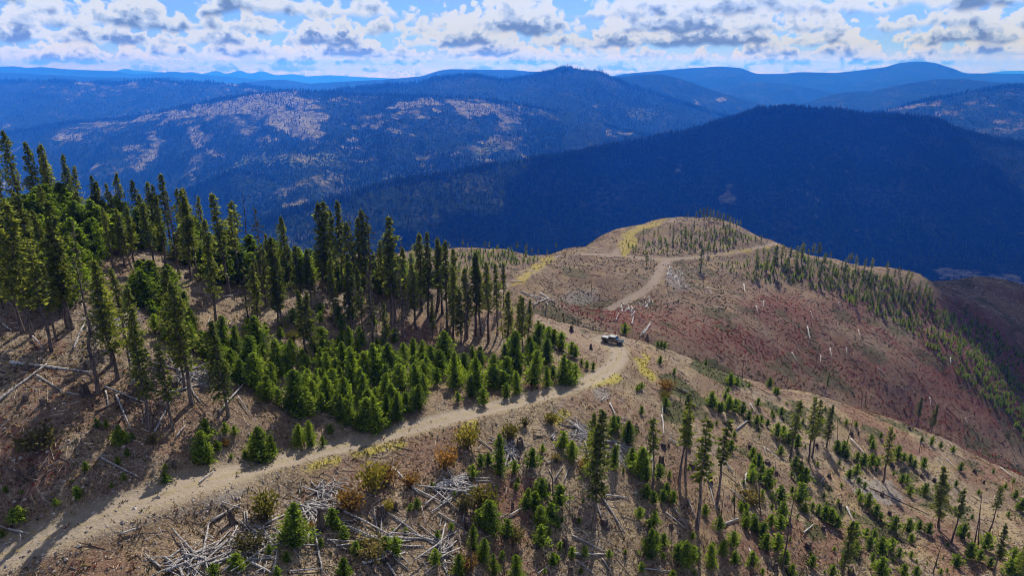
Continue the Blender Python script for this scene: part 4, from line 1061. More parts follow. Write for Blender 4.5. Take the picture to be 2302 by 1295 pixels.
# shrubs in autumn colour: (u, v foot, height px, colour)
for u, v, hp, k in [(600, 1166, 62, 'gold'), (838, 1104, 66, 'gold'), (872, 1088, 46, 'rust'), (795, 1150, 58, 'rust'), (1000, 1052, 48, 'rust'), (1045, 1150, 42, 'olive'), (1092, 1146, 58, 'gold'), (925, 1092, 34, 'rust'), (872, 1150, 26, 'gold'), (1146, 990, 40, 'gold'), (1050, 1008, 52, 'gold'), (80, 1008, 44, 'grey'), (840, 1248, 40, 'grey'),
                   (1160, 1222, 40, 'olive'), (1500, 885, 34, 'rust'), (1493, 900, 22, 'gold'), (1048, 1285, 40, 'rust'), (345, 1000, 26, 'olive'), (1240, 955, 30, 'gold'), (1180, 960, 24, 'olive'), (1320, 1062, 34, 'rust'), (560, 770, 36, 'olive'), (660, 770, 30, 'gold'), (510, 1006, 20, 'rust'), (1690, 1130, 30, 'grey'), (1250, 1040, 22, 'olive'), (560, 1235, 34, 'grey'), (700, 1190, 20, 'rust')]:
    P = hit(u, v)[0]
    if np.isnan(P[0]): continue
    h = pix_height(u, v, v - hp, P) * .82; root = bpy.data.objects.new('shrub', None); COL.objects.link(root); s = h / (0.9 if k == 'grey' else 1.35)
    root.location = P; root.scale = (s * .95, s * .95, s); root.rotation_euler = (0, 0, u * 1.7); st, lv = SHRUB[k]
    link('stem', st, root); link('leaves', lv, root); root['category'] = 'shrub'
    THINGS.append([root, {'gold': 'golden-leaved shrub', 'rust': 'rust-orange shrub', 'olive': 'olive-brown shrub', 'grey': 'low grey-green shrub'}[k], u, v, hp])

# fallen logs: (u1, v1, u2, v2, shade, thickness)
def place_log(u1, v1, u2, v2, dark=False, thick=1.0, lift=0.0, i=[0]):
    P = hit([u1, u2], [v1, v2], ymin=40)
    if np.isnan(P).any(): return
    a, b = P[0].copy(), P[1].copy(); d = b - a; L = np.linalg.norm(d)
    if L > 16: b = a + d * 16 / L; d = b - a; L = 16.0
    mid = gz((a[0] + b[0]) / 2, (a[1] + b[1]) / 2); up = max(0, mid - (a[2] + b[2]) / 2) * 0.9 + lift + 0.12
    i[0] += 1; me = (LOGD[i[0] % 3] if dark else LOG[i[0] % 6])
    o = link('fallen_log', me); o.location = (a[0], a[1], a[2] + up)
    o.rotation_euler = Vector(d).to_track_quat('X', 'Z').to_euler(); k = (0.35 + 0.13 * L) * thick; k = min(k, 1.25) * (1 if a[1] < 185 else 1.5)
    o.scale = (L / 5.0, k, k); o['category'] = 'fallen log'
    THINGS.append([o, ('dark ' if dark else 'pale grey ') + 'fallen log', (u1 + u2) / 2, (v1 + v2) / 2, math.hypot(u2 - u1, v2 - v1)]); return o


def logs(ox, oy, s, L, dark=False):
    for q in L:
        th = q[4] if len(q) > 4 else 1.0
        place_log(ox + q[0] / s, oy + q[1] / s, ox + q[2] / s, oy + q[3] / s, dark, th, random.uniform(0, .25))


logs(0, 650, 2.8775, [(-60, 790, 310, 510, 1.3), (480, 395, 570, 175, 1.2), (160, 230, 205, 145), (70, 490, 620, 560, 1.0), (0, 200, 70, 155), (825, 310, 850, 515), (840, 630, 935, 515, 1.2), (855, 400, 880, 320), (890, 300, 925, 390), (1000, 480, 1060, 540), (680, 650, 940, 760, 1.2), (1000, 930, 1100, 740, 1.1), (1060, 690, 1330, 620),
      (1425, 820, 1580, 630, 1.4), (1540, 710, 1630, 840), (1140, 970, 1200, 895), (630, 1110, 690, 1075), (660, 1110, 910, 1240), (755, 700, 845, 920, .8), (685, 670, 710, 775, 1.2), (240, 570, 410, 675), (430, 675, 550, 700, .8), (0, 920, 70, 855), (300, 1170, 390, 1125, .7), (20, 230, 75, 275), (215, 320, 290, 400), (675, 430, 730, 370, .8), (1745, 60, 1790, 145),
      (1445, 60, 1540, 40), (1610, 940, 1630, 1010), (1230, 975, 1340, 965), (1290, 1265, 1380, 1190, .7), (1345, 240, 1360, 190), (2235, 160, 2250, 100), (920, 880, 945, 770)])
logs(0, 650, 2.8775, [(565, 295, 700, 335, 1.6), (625, 805, 780, 730), (30, 1160, 175, 1260), (120, 1190, 205, 1265, 1.3), (840, 700, 930, 620), (1160, 700, 1220, 715)], True)
logs(0, 895, 3.237, [(70, 970, 220, 1005, 1.2), (0, 945, 80, 985), (150, 1000, 160, 1070), (30, 1080, 90, 1060), (885, 1010, 995, 968, 1.2), (1335, 990, 1360, 975), (1160, 960, 1190, 1020, .7), (1540, 915, 1755, 785, 1.2), (1450, 630, 1550, 550, .7), (1615, 770, 1800, 830, .8), (1050, 1060, 1100, 1035, .7), (1200, 1175, 1320, 1270), (190, 950, 260, 905, .7), (1110, 745, 1220, 685, .7)])
logs(350, 845, 2.8775, [(70, 1290, 560, 1090, 1.3), (90, 1250, 410, 1080, 1.2), (250, 1290, 330, 1150, 1.4), (210, 1290, 230, 1190, 1.1), (270, 1120, 300, 1085), (480, 1200, 490, 1090, 1.2), (440, 1270, 600, 1150, 1.3), (580, 1200, 770, 1190, 1.8), (590, 1205, 760, 1290, 1.3), (640, 1290, 760, 1235, 1.2), (700, 1290, 720, 1210), (765, 1270, 790, 1130, 1.3),
      (620, 1030, 800, 965, 1.1), (730, 960, 850, 905, 1.4), (740, 945, 800, 910), (540, 950, 610, 1030, 1.1), (575, 895, 580, 960), (590, 895, 600, 985), (480, 1100, 525, 985, 1.2), (610, 1040, 830, 1045, .8), (730, 1070, 780, 1130), (830, 1055, 905, 1020), (965, 1095, 1060, 920, 1.3), (975, 1000, 1010, 900, 1.1), (1000, 1040, 1040, 960, 1.0), (1095, 850, 1140, 775, 1.2),
      (980, 850, 1130, 870, 1.2), (1000, 870, 1240, 885, 1.3), (1030, 1010, 1080, 1290, 1.0), (1110, 1065, 1240, 1140, 1.0), (1220, 900, 1520, 1050, 1.3), (1230, 960, 1290, 990), (1350, 1055, 1800, 1070, 1.2), (1510, 1030, 1790, 1060, .9), (1390, 890, 1440, 880, .8), (1410, 925, 1450, 885, .9), (1395, 880, 1450, 850, .8), (1535, 620, 1700, 780, 1.1), (1660, 740, 1860, 840), (1780, 730, 1960, 890, 1.0),
      (1740, 850, 1850, 760), (1750, 740, 1840, 670, 1.1), (1855, 835, 1905, 780, 1.3), (1830, 895, 2000, 1000), (1340, 1225, 1610, 1160, 1.0), (1465, 1130, 1640, 1270, 1.0), (1835, 1130, 1875, 970, 1.5), (1860, 1160, 1950, 1080, 1.2), (1740, 1290, 1820, 1220), (1870, 1200, 1890, 1290, 1.4), (1840, 1190, 1970, 1130, 1.0), (1570, 1100, 1630, 1065, 1.0), (870, 1280, 1090, 1260, .8),
      (1590, 960, 1660, 1000, .7), (1380, 900, 1420, 945, .7), (1720, 860, 1750, 970, .7), (1500, 900, 1610, 960, .7), (60, 1190, 150, 1265), (530, 1290, 640, 1200), (1900, 1000, 1960, 1060, .7), (1700, 1180, 1760, 1260, .7)])
for k in range(13):   # stacked pile behind the gold shrub
    a = random.uniform(0, 1); logs(350, 845, 2.8775, [(1810 + 60 * a + random.uniform(-10, 10), 740 - 50 * a + random.uniform(-8, 8), 1990 + 60 * a, 655 + random.uniform(-10, 70), 1.2)])
logs(900, 845, 2.8775, [(230, 750, 420, 650, 1.4), (330, 760, 500, 735, 1.2), (370, 700, 510, 740, 1.3), (400, 690, 480, 720), (480, 670, 590, 668, 1.2), (490, 688, 590, 690, 1.1), (270, 835, 325, 780, 1.4), (590, 600, 600, 520), (660, 445, 690, 415, 1.3), (670, 470, 740, 430, 1.5), (680, 500, 735, 470, 1.6), (690, 520, 720, 480, 1.5), (710, 530, 740, 500, 1.4), (700, 420, 770, 460, 1.3), (655, 500, 600, 530),
      (700, 525, 765, 525, 1.4), (500, 490, 525, 460, .9), (975, 410, 1005, 365, 1.3), (985, 420, 1000, 390, 1.4), (990, 460, 1000, 490, .8), (945, 572, 1010, 548, 1.3), (1010, 555, 1070, 530, 1.4), (1000, 680, 1050, 590, 1.0), (1060, 690, 1090, 600, .9), (965, 620, 1000, 695, .7), (1095, 300, 1200, 370, 1.3), (1110, 310, 1190, 340, 1.2), (1130, 330, 1190, 380, 1.4), (1100, 360, 1130, 400, 1.2),
      (1300, 170, 1320, 140, 2.0), (1355, 190, 1395, 275, 1.0), (1390, 280, 1490, 290, 1.0), (1400, 300, 1480, 320, .9), (1310, 435, 1460, 440, 1.2), (1320, 570, 1335, 505, 1.2), (1395, 450, 1450, 540, 1.5), (1410, 460, 1470, 500, 1.3), (1430, 460, 1460, 490, 1.2), (1410, 540, 1490, 590, 1.4), (1290, 470, 1340, 500, 1.2), (1690, 270, 1710, 400, 1.1), (1695, 200, 1690, 270), (1740, 420, 1830, 480, 1.2),
      (1745, 380, 1750, 410, .9), (1600, 560, 1620, 490, 1.1), (1625, 560, 1640, 490, 1.1), (1635, 700, 1630, 560, 1.0), (855, 1005, 900, 945, .8), (705, 920, 790, 865, 1.1), (635, 930, 700, 900, .8), (680, 785, 690, 725, .8), (1265, 820, 1300, 930, 1.4), (1180, 730, 1260, 810, .8), (1330, 785, 1480, 800, 1.1), (1300, 790, 1450, 1030, .9), (1715, 895, 1840, 1000, 1.1), (1770, 870, 1860, 1000, .9), (1860, 810, 1910, 940, .9),
      (1930, 610, 2030, 750, 1.0), (2000, 720, 2040, 870, .9), (1930, 540, 2020, 620, 1.1), (2080, 540, 2150, 640, 1.0), (2100, 590, 2150, 630, 1.0), (2175, 355, 2245, 298, 1.4), (2090, 245, 2110, 310, .8), (2150, 760, 2230, 825, 1.2), (2225, 720, 2240, 640, 1.0), (2090, 975, 2190, 940, 1.2), (980, 1120, 975, 1080, 1.5), (1120, 1160, 1330, 1165, 1.1), (1110, 1040, 1340, 1150, .9), (1140, 1200, 1250, 1290, .9), (1305, 1190, 1370, 1290, 1.0),
      (1560, 1255, 1750, 1280, 1.0), (890, 1290, 960, 1240, .8), (2260, 190, 2300, 250, 1.0), (1070, 830, 1130, 920, .8), (780, 590, 870, 620, .8), (1990, 640, 1960, 700, .8), (2195, 700, 2230, 780, .8)])
logs(900, 845, 2.8775, [(860, 400, 940, 405, 1.6), (550, 590, 640, 640), (1850, 190, 1930, 215), (1760, 80, 1900, 150), (1960, 370, 2040, 410), (2060, 620, 2200, 730, .9)], True)
logs(1502, 845, 2.8775, [(440, 355, 515, 298, 1.6), (530, 190, 565, 255, 1.1), (500, 650, 495, 720, 1.2), (340, 530, 420, 640, 1.0), (360, 560, 400, 600, .9), (400, 740, 495, 825, 1.2), (355, 975, 455, 938, 1.2), (620, 470, 630, 515, 1.0), (820, 640, 830, 700, 1.2), (910, 730, 985, 800, .8), (1180, 420, 1300, 555, 1.1), (1150, 850, 1200, 970, .9), (1160, 860, 1190, 940, .9), (875, 1030, 940, 975, 1.0),
      (1330, 670, 1400, 740, .9), (1740, 545, 1785, 600, 1.0), (1800, 545, 1850, 600, 1.0), (2110, 785, 2130, 835, 1.2), (2150, 600, 2230, 660, 1.0), (1010, 660, 980, 700, .7), (640, 480, 730, 560, .9), (2000, 1140, 2040, 1180, .9), (115, 110, 160, 135, 1.2), (1430, 700, 1560, 790, .8), (1940, 540, 2020, 580, .8), (540, 1250, 530, 1130, 1.3), (1250, 540, 1180, 470, .7)])
logs(1502, 845, 2.8775, [(1320, 740, 1690, 910, 1.3), (1690, 850, 1800, 780, .9), (870, 1180, 980, 1285, 1.1), (760, 880, 850, 960, .8), (240, 370, 310, 410, 1.0), (1740, 1000, 1880, 1130, .8), (620, 270, 660, 300, 1.0), (590, 90, 660, 130, .8)], True)
# white logs on the hill beyond
rl = np.random.default_rng(21)
for c, n, su, sv in [((1505, 612), 12, 8, 14), ((1520, 630), 8, 14, 14), ((1412, 703), 14, 14, 9), ((1448, 690), 8, 14, 8), ((1460, 680), 6, 20, 10)]:
    for i in range(n):
        u = c[0] + rl.normal(0, su * .6); v = c[1] + rl.normal(0, sv * .6); a = rl.uniform(-2.2, -.4); L = rl.uniform(8, 18)
        place_log(u, v, u + math.cos(a) * L * .5, v + math.sin(a) * L * .7, False, 1.2)
for (u, v, du, dv) in [(1228, 680, 20, 45), (1195, 665, 50, 15), (1215, 660, 40, 25), (1200, 690, 30, -15), (1170, 655, 40, 18), (1420, 730, 6, -22), (1438, 760, 12, -18), (1445, 755, 20, -30), (1460, 732, -14, 25), (1385, 725, 8, -30), (1590, 645, 12, 20), (1672, 640, 2, 20), (1822, 700, 5, 20), (1903, 783, 0, 14), (1815, 735, 6, 30), (1845, 800, 0, 18), (1930, 742, 2, 14), (1780, 795, 12, 22), (1960, 740, 10, 16), (1866, 785, 4, 20), (2044, 815, 8, 10), (2136, 805, 2, 14), (2090, 895, 2, 18), (1975, 830, 16, 18), (2170, 940, 4, 14), (1885, 680, 4, 12), (1700, 690, 3, 16), (1716, 678, 2, 14), (1150, 555, 60, 26)]:
    place_log(u, v, u + du, v + dv, False, 1.0)
# stumps: (u, v)
st = crop(900, 845, 2.8775, [(708, 415, 60), (775, 470, 60), (435, 990, 60), (1065, 1110, 60), (1685, 570, 50), (1700, 460, 24), (1735, 460, 24), (1655, 460, 24), (2070, 500, 22), (1860, 480, 22), (2000, 690, 50), (1310, 800, 30), (1525, 350, 30), (945, 730, 40), (725, 850, 30), (1215, 600, 26), (1130, 940, 30), (1325, 970, 40), (1100, 1290, 60), (2110, 320, 24), (2260, 470, 22), (1885, 590, 24), (430, 920, 30), (1970, 590, 24), (1750, 980, 24)])
st += crop(1502, 845, 2.8775, [(375, 320, 24), (370, 360, 22), (222, 470, 22), (525, 470, 22), (640, 570, 22), (270, 660, 50), (490, 860, 50), (780, 970, 40), (900, 1120, 36), (690, 1260, 50), (1185, 385, 22), (1640, 660, 24), (1440, 580, 22), (1230, 380, 18), (1560, 350, 20), (1980, 630, 26), (1890, 880, 26), (1110, 860, 34), (1040, 660, 22), (960, 460, 20), (1690, 1060, 26), (1200, 560, 20), (700, 640, 20), (1720, 690, 24), (1800, 730, 24), (2040, 700, 22), (1380, 780, 22), (1000, 1000, 26), (1180, 1290, 40), (240, 880, 24), (1430, 900, 22)])
st += crop(350, 845, 2.8775, [(1070, 990, 110), (1460, 900, 60), (500, 960, 90), (1545, 860, 36), (2020, 960, 50), (1510, 1200, 40), (2290, 420, 60)]) + crop(0, 280, 2.8775, [(930, 900, 30), (1115, 985, 30), (1500, 940, 60), (1290, 950, 36), (755, 845, 26)])
st += crop(0, 650, 2.8775, [(180, 520, 40), (550, 685, 60), (550, 510, 30), (280, 750, 40), (165, 720, 40), (215, 1180, 26), (1125, 1150, 40), (1130, 640, 40)]) + [(1284, 745, 12), (1262, 790, 10), (1328, 786, 12), (1455, 760, 8), (760, 1150, 10)]
PP = hit([p[0] for p in st], [p[1] for p in st])
for i, (q, P) in enumerate(zip(st, PP)):
    if np.isnan(P[0]): continue
    h = min(pix_height(q[0], q[1], q[1] - q[2], P), 3.2); o = link('stump', STUMP[i % 4]); o.location = P; H0 = [.8, .6, 1.1, .7][i % 4]
    s = h / H0; o.scale = (min(s, 1.3), min(s, 1.3), s); o.rotation_euler = (random.gauss(0, .05), random.gauss(0, .08), random.uniform(0, 6)); o['category'] = 'stump'
    THINGS.append([o, 'dark weathered stump', q[0], q[1], q[2]])


# ------------------------------------------------------------------ cumulus overhead, ahead of the camera towards the sun: their shade lies on the dark ridge and on the far shoulder of the hill
def cloud_mesh(lobes, seed):
    import bmesh
    bm = bmesh.new(); bmesh.ops.create_icosphere(bm, subdivisions=5, radius=1.0); V0 = np.array([v.co[:] for v in bm.verts]); F0 = np.array([[v.index for v in f.verts] for f in bm.faces]); bm.free()
    VV, FF = [], []; off = 0
    for k, (cx, cy, cz, rx, ry, rz_) in enumerate(lobes):
        n = V0; p = n * 2.2 + seed + k * 3.3
        b = 1 - np.abs(fbm(p[:, 0] + p[:, 2], p[:, 1] - p[:, 2] * .7, 5) - .5) * 2
        s = 0.72 + 0.42 * b; X = n * s[:, None] * [rx, ry, rz_]; X[:, 2] = np.where(X[:, 2] < 0, X[:, 2] * .25, X[:, 2])
        VV.append(X + [cx, cy, cz]); FF.append(F0 + off); off += len(V0)
    return np.vstack(VV), np.vstack(FF)


M_CLOUD = plain('cloud_white', (0.9, 0.9, 0.92), 1.0, 0.0)
V_, F_q = cloud_mesh([(2300, 5500, 1500, 1850, 1500, 520), (900, 4900, 1500, 1300, 1100, 420), (3900, 5000, 1500, 1300, 1300, 480), (-150, 3750, 1500, 800, 650, 330), (1500, 4000, 1500, 1100, 800, 360), (700, 1236, 720, 285, 180, 80), (890, 1100, 720, 265, 225, 75)], 2.0)
link('cumulus_clouds', mesh('cumulus_clouds', V_, F_q, [M_CLOUD], smooth=True), kind='stuff')

# ------------------------------------------------------------------ the pickup
def box(x0, x1, y0, y1, z0, z1, bev=.03, taper=(0, 0, 0, 0)):
    """box with bevelled edges; taper: top inset at x0, x1, y0, y1"""
    import bmesh
    bm = bmesh.new()
    c = [(x0, y0, z0), (x1, y0, z0), (x1, y1, z0), (x0, y1, z0), (x0 + taper[0], y0 + taper[2], z1), (x1 - taper[1], y0 + taper[2], z1), (x1 - taper[1], y1 - taper[3], z1), (x0 + taper[0], y1 - taper[3], z1)]
    v = [bm.verts.new(p) for p in c]
    for f in ((3, 2, 1, 0), (4, 5, 6, 7), (0, 1, 5, 4), (1, 2, 6, 5), (2, 3, 7, 6), (3, 0, 4, 7)): bm.faces.new([v[i] for i in f])
    if bev: bmesh.ops.bevel(bm, geom=bm.edges[:], offset=bev, segments=2, affect='EDGES')
    return bm


def bmobj(name, bms, mat, parent, **kw):
    import bmesh
    me = bpy.data.meshes.new(name); bm = bmesh.new()
    for b in (bms if isinstance(bms, list) else [bms]):
        t = bpy.data.meshes.new('t'); b.to_mesh(t); bm.from_mesh(t); bpy.data.meshes.remove(t); b.free()
    bm.to_mesh(me); bm.free(); me.materials.append(mat)
    return link(name, me, parent, **kw)


def cyl(r, y0, y1, n=20, x=0, z=0, bev=0.02):
    import bmesh
    bm = bmesh.new(); ra = [bm.verts.new((x + math.cos(2 * math.pi * i / n) * r, y0, z + math.sin(2 * math.pi * i / n) * r)) for i in range(n)]
    rb = [bm.verts.new((x + math.cos(2 * math.pi * i / n) * r, y1, z + math.sin(2 * math.pi * i / n) * r)) for i in range(n)]
    bm.faces.new(ra); bm.faces.new(rb[::-1])
    for i in range(n): bm.faces.new((ra[i], rb[i], rb[(i + 1) % n], ra[(i + 1) % n]))
    bmesh.ops.recalc_face_normals(bm, faces=bm.faces[:])
    if bev: bmesh.ops.bevel(bm, geom=[e for e in bm.edges if abs(e.verts[0].co.y - e.verts[1].co.y) < 1e-6], offset=bev, segments=2, affect='EDGES')
    return bm


PAINT = plain('grey_green_paint', (0.075, 0.088, 0.082), 0.20, 0.6, 0.7, Coat_Weight=0.6, Coat_Roughness=0.05)
SKY_SHEEN = plain('sky_sheen_cover', (0.26, 0.275, 0.275), 0.8, 0.15); GLASS = plain('dark_glass', (0.012, 0.016, 0.020), 0.04, 0.9)  # roof and bed cover: sky reflection put into a pale matte colour
RUB = plain('black_rubber', (0.018, 0.018, 0.018), 0.85, 0.2); TRIM = plain('black_trim', (0.02, 0.02, 0.021), 0.5, 0.4); RIM = plain('dark_alloy', (0.14, 0.14, 0.145), 0.35, 0.5, 0.8)
LAMP = plain('lamp_glass', (0.75, 0.75, 0.72), 0.15, 0.7); RED = plain('tail_lamp_red', (0.25, 0.01, 0.01), 0.2, 0.6)
pt = bpy.data.objects.new('pickup_truck', None); COL.objects.link(pt)
pt['label'] = 'dark grey-green pickup with painted sky-sheen roof and bed cover parked on the dirt road bend'; pt['category'] = 'pickup truck'
ch = bmobj('chassis', [box(-2.55, 2.30, -.62, .62, .42, .62), box(-1.0, 1.2, -.86, -.74, .44, .52), box(-1.0, 1.2, .74, .86, .44, .52)], TRIM, pt)
bmobj('cab_body', box(-.95, 1.10, -.80, .80, .58, 1.20, .05), PAINT, pt)
bmobj('bed', [box(-2.62, -1.0, -.80, -.70, .62, 1.22), box(-2.62, -1.0, .70, .80, .62, 1.22), box(-2.62, -1.0, -.80, .80, .58, .68), box(-1.10, -1.0, -.70, .70, .68, 1.22)], PAINT, pt)
bmobj('tailgate', box(-2.70, -2.63, -.72, .72, .66, 1.20), PAINT, pt)
bmobj('bed_cover', box(-2.66, -1.0, -.78, .78, 1.225, 1.275, .015), SKY_SHEEN, pt)
h_ = bmobj('hood', box(1.12, 2.38, -.68, .68, 1.02, 1.20, .05, (0, .10, .06, .06)), PAINT, pt)
bmobj('engine_bay', box(1.10, 2.36, -.62, .62, .60, 1.02, .02), PAINT, pt)
gr = bmobj('grille', box(2.365, 2.42, -.60, .60, .72, 1.06, .02), PAINT, pt)
for k in range(7): bmobj('grille_slot', box(2.415, 2.43, -.33 + k * .11 - .03, -.33 + k * .11 + .03, .78, 1.0, 0), TRIM, gr)
bmobj('front_bumper', box(2.42, 2.66, -.82, .82, .50, .68, .04), TRIM, pt); bmobj('rear_bumper', box(-2.84, -2.70, -.80, .80, .52, .68, .03), TRIM, pt)
for s in (-1, 1):
    l_ = cyl(.11, -.02, .02); l_.transform(Matrix.Translation((2.44, s * .48, .90)) @ Matrix.Rotation(R(90), 4, 'Z')); bmobj('headlight', l_, LAMP, pt)
    bmobj('tail_light', box(-2.72, -2.66, s * .76 - .05, s * .76 + .05, .84, 1.08, .01), RED, pt)
    bmobj('mirror', box(.86, 1.0, s * 1.0 - .11, s * 1.0 + .11, 1.18, 1.40, .03), TRIM, pt)
    bmobj('front_fender', box(1.20, 2.36, min(s * .66, s * .95), max(s * .66, s * .95), .92, 1.0, .03, (.12, .05, 0, 0)), TRIM, pt)
    bmobj('rear_fender', box(-2.40, -1.30, min(s * .80, s * .94), max(s * .80, s * .94), .88, .97, .03, (.12, .12, 0, 0)), TRIM, pt)
    for (xa, xb) in ((-.86, .06), (.12, 1.02)):
        dr = bmobj('door', box(xa, xb, min(s * .795, s * .825), max(s * .795, s * .825), .64, 1.18, .015), PAINT, pt)
        bmobj('handle', box(xa + .06, xa + .22, min(s * .825, s * .85), max(s * .825, s * .85), 1.06, 1.10, 0), TRIM, dr)
        bmobj('side_window', box(xa + .08, xb - .08, min(s * .735, s * .755), max(s * .735, s * .755), 1.26, 1.60, .01), GLASS, pt)
    for x_ in (1.72, -1.86):
        wh = bpy.data.objects.new('wheel', None); COL.objects.link(wh); wh.parent = pt; wh.location = (x_, s * .80, .42)
        bmobj('tyre', cyl(.42, -.14, .14, 24, bev=.05), RUB, wh); bmobj('rim', cyl(.24, -.15, .15, 12, bev=.02), RIM, wh)
bmobj('cab_pillars', [box(-.93, .95, -.76, .76, 1.20, 1.27, .02), box(-.93, -.86, -.74, .74, 1.2, 1.66, .01), box(.02, .10, -.74, -.70, 1.2, 1.66, 0), box(.02, .10, .70, .74, 1.2, 1.66, 0), box(-.85, .78, -.70, .70, 1.27, 1.64, .02, (0, .18, .04, .04))], TRIM, pt)
bmobj('roof', box(-.95, .66, -.76, .76, 1.66, 1.74, .03), SKY_SHEEN, pt); bmobj('roof_panel', box(.22, .64, -.60, .60, 1.742, 1.765, 0), TRIM, pt)
ws = box(-.33, .33, -.66, .66, -.012, .012, 0); ws.transform(Matrix.Translation((.86, 0, 1.44)) @ Matrix.Rotation(R(57), 4, 'Y')); bmobj('windshield', ws, GLASS, pt)
P = hit(1378, 773)[0]
fw = np.array([.86, -.51]); sd = np.array([.51, .86])
q = lambda a, b: np.array([P[0] + fw[0] * a + sd[0] * b, P[1] + fw[1] * a + sd[1] * b, float(gz(P[0] + fw[0] * a + sd[0] * b, P[1] + fw[1] * a + sd[1] * b))])
f3 = Vector(q(1.8, 0) - q(-1.8, 0)).normalized(); s3 = Vector(q(0, .8) - q(0, -.8)).normalized(); u3 = f3.cross(s3).normalized(); s3 = u3.cross(f3)
pt.matrix_world = Matrix.Translation(Vector((P[0], P[1], max(q(1.8, .8)[2] + q(-1.8, -.8)[2], q(1.8, -.8)[2] + q(-1.8, .8)[2]) / 2))) @ Matrix((f3, s3, u3)).transposed().to_4x4()

# ------------------------------------------------------------------ names for people: what each thing looks like and where it stands
MARKS = [(60, 330, 'on the skyline at the far left'), (180, 370, 'on the skyline right of the tallest left pines'), (290, 430, 'on the skyline above the left clearing'), (400, 450, 'on the skyline behind the broad grey pine'), (520, 480, 'at the skyline near the bare snag'),
         (650, 520, 'at the skyline by the pointed dark fir'), (60, 560, 'at the left edge among crowded trees'), (190, 620, 'below the crowded trees at the left'), (320, 590, 'on the small bare patch of the left wood'), (60, 740, 'on open soil near the left edge'), (210, 760, 'by the pale leaning log at the left'),
         (330, 840, 'in the open stand of slim trunks'), (430, 860, 'left of the young thicket'), (500, 700, 'in the middle of the left wood'), (60, 880, 'by the long white log at the left edge'), (250, 930, 'among shaded logs left of the road'), (120, 1050, 'on reddish soil at the lower left'), (30, 1180, 'by the road at the lower left corner'),
         (400, 1000, 'above the lower left stretch of road'), (520, 1000, 'beside the group of round young firs by the road'), (620, 780, 'at the top of the young thicket'), (620, 860, 'in the left half of the young thicket'), (740, 900, 'in the middle of the young thicket'), (850, 940, 'at the roadside foot of the young thicket'), (700, 990, 'at the lower tip of the young thicket'),
         (740, 600, 'in the tall clump left of the picture centre'), (860, 600, 'in the tall stand above the thicket'), (960, 620, 'in the tall stand right of the dense dark fir'), (1080, 640, 'in the close row of tall trunks'), (900, 760, 'under the tall stand above the thicket'), (1040, 830, 'in the right part of the young thicket'), (1160, 760, 'at the right end of the tall wood'),
         (1140, 870, 'at the road edge below the right end of the wood'), (1270, 810, 'on the bank left of the pickup'), (1400, 745, 'behind the pickup'), (1480, 800, 'on the crest right of the pickup'), (1120, 570, 'on the low spur left of the far hill'), (1180, 670, 'in the grey hollow left of the far track'), (1410, 700, 'in the white slash heap below the far track'),
         (1510, 610, 'in the white slash heap beside the far track'), (1600, 490, 'in the small wood on the far hilltop'), (1470, 545, 'on the left face of the far hilltop'), (1590, 545, 'on the right face of the far hilltop'), (1720, 600, 'where the far track meets the skyline'), (1800, 590, 'on the skyline right of the far track'), (1930, 600, 'halfway down the far skyline'),
         (2060, 640, 'at the low end of the far skyline'), (1850, 660, 'in the upper dark band on the far hillside'), (1980, 700, 'in the middle of the dark band on the far hillside'), (2120, 740, 'in the lower dark band on the far hillside'), (1600, 720, 'on the red far slope below the track'), (1850, 780, 'on the middle of the red far slope'), (2080, 860, 'low on the red far slope'),
         (480, 1150, 'below the road by the tall stump'), (430, 1250, 'in the big log pile at the bottom left'), (560, 1230, 'at the right of the big log pile'), (600, 1120, 'by the golden shrub under the road'), (720, 1170, 'by the snag in the middle log pile'), (830, 1090, 'by the bright golden shrub'), (870, 1200, 'between the two lower log piles'), (780, 1280, 'at the bottom edge below the middle log pile'),
         (1000, 1060, 'by the rusty shrub under the road'), (1030, 1120, 'in the neat stack of logs'), (1010, 1230, 'by the crossed logs at the bottom'), (1150, 1010, 'by the white split wood and twin stumps'), (1120, 1150, 'right of the neat log stack'), (1200, 1100, 'on the red patch left of the lone big pine'), (1230, 1230, 'at the bottom left of the lone big pine'),
         (1260, 960, 'below the road left of the lone big pine'), (1390, 960, 'by the log jam behind the lone big pine'), (1340, 1120, 'at the foot of the lone big pine'), (1460, 1050, 'right of the lone big pine'), (1530, 950, 'by the twin slim pines'), (1560, 1120, 'in the long shadows of the twin slim pines'), (1480, 1230, 'at the bottom right of the lone big pine'), (1640, 1040, 'among white poles right of the twin pines'),
         (1560, 860, 'on green mats below the crest'), (1660, 890, 'on the crest slope in the row of small firs'), (1740, 960, 'on the slope left of the two dark pines'), (1840, 960, 'by the two dark pines on the slope'), (1720, 1080, 'in the round fir clumps on the slope'), (1820, 1090, 'under the two dark pines'), (1680, 1190, 'on the lower slope by the broken pole'), (1640, 1270, 'at the bottom edge by the broken pole'),
         (1760, 1230, 'by the leaning snag at the bottom'), (1880, 1230, 'by the dark pine at the bottom edge'), (1960, 1060, 'by the slim pine on the right slope'), (1950, 1150, 'in the diagonal row of firs on the right slope'), (2000, 1250, 'at the bottom edge right of the dark pine'), (2060, 940, 'on the right crest by the two thin pines'), (2060, 1050, 'under the right crest'),
         (2120, 1140, 'by the leaning bushy pine at the right'), (2200, 1060, 'high on the slope near the right edge'), (2200, 1180, 'by the paired bare poles at the right'), (2260, 1150, 'at the right edge above the bare poles'), (2140, 1260, 'at the lower right below the leaning pine'), (2270, 1260, 'in the bottom right corner'), (2240, 960, 'on the crest at the right edge')]
ORD = ['', 'second ', 'third ', 'fourth ', 'fifth ', 'sixth ', 'seventh ', 'eighth ', 'ninth ', 'tenth ', 'eleventh ', 'twelfth ', 'thirteenth ', 'fourteenth ', 'fifteenth ', 'sixteenth ', 'seventeenth ', 'eighteenth ', 'nineteenth ', 'twentieth ']
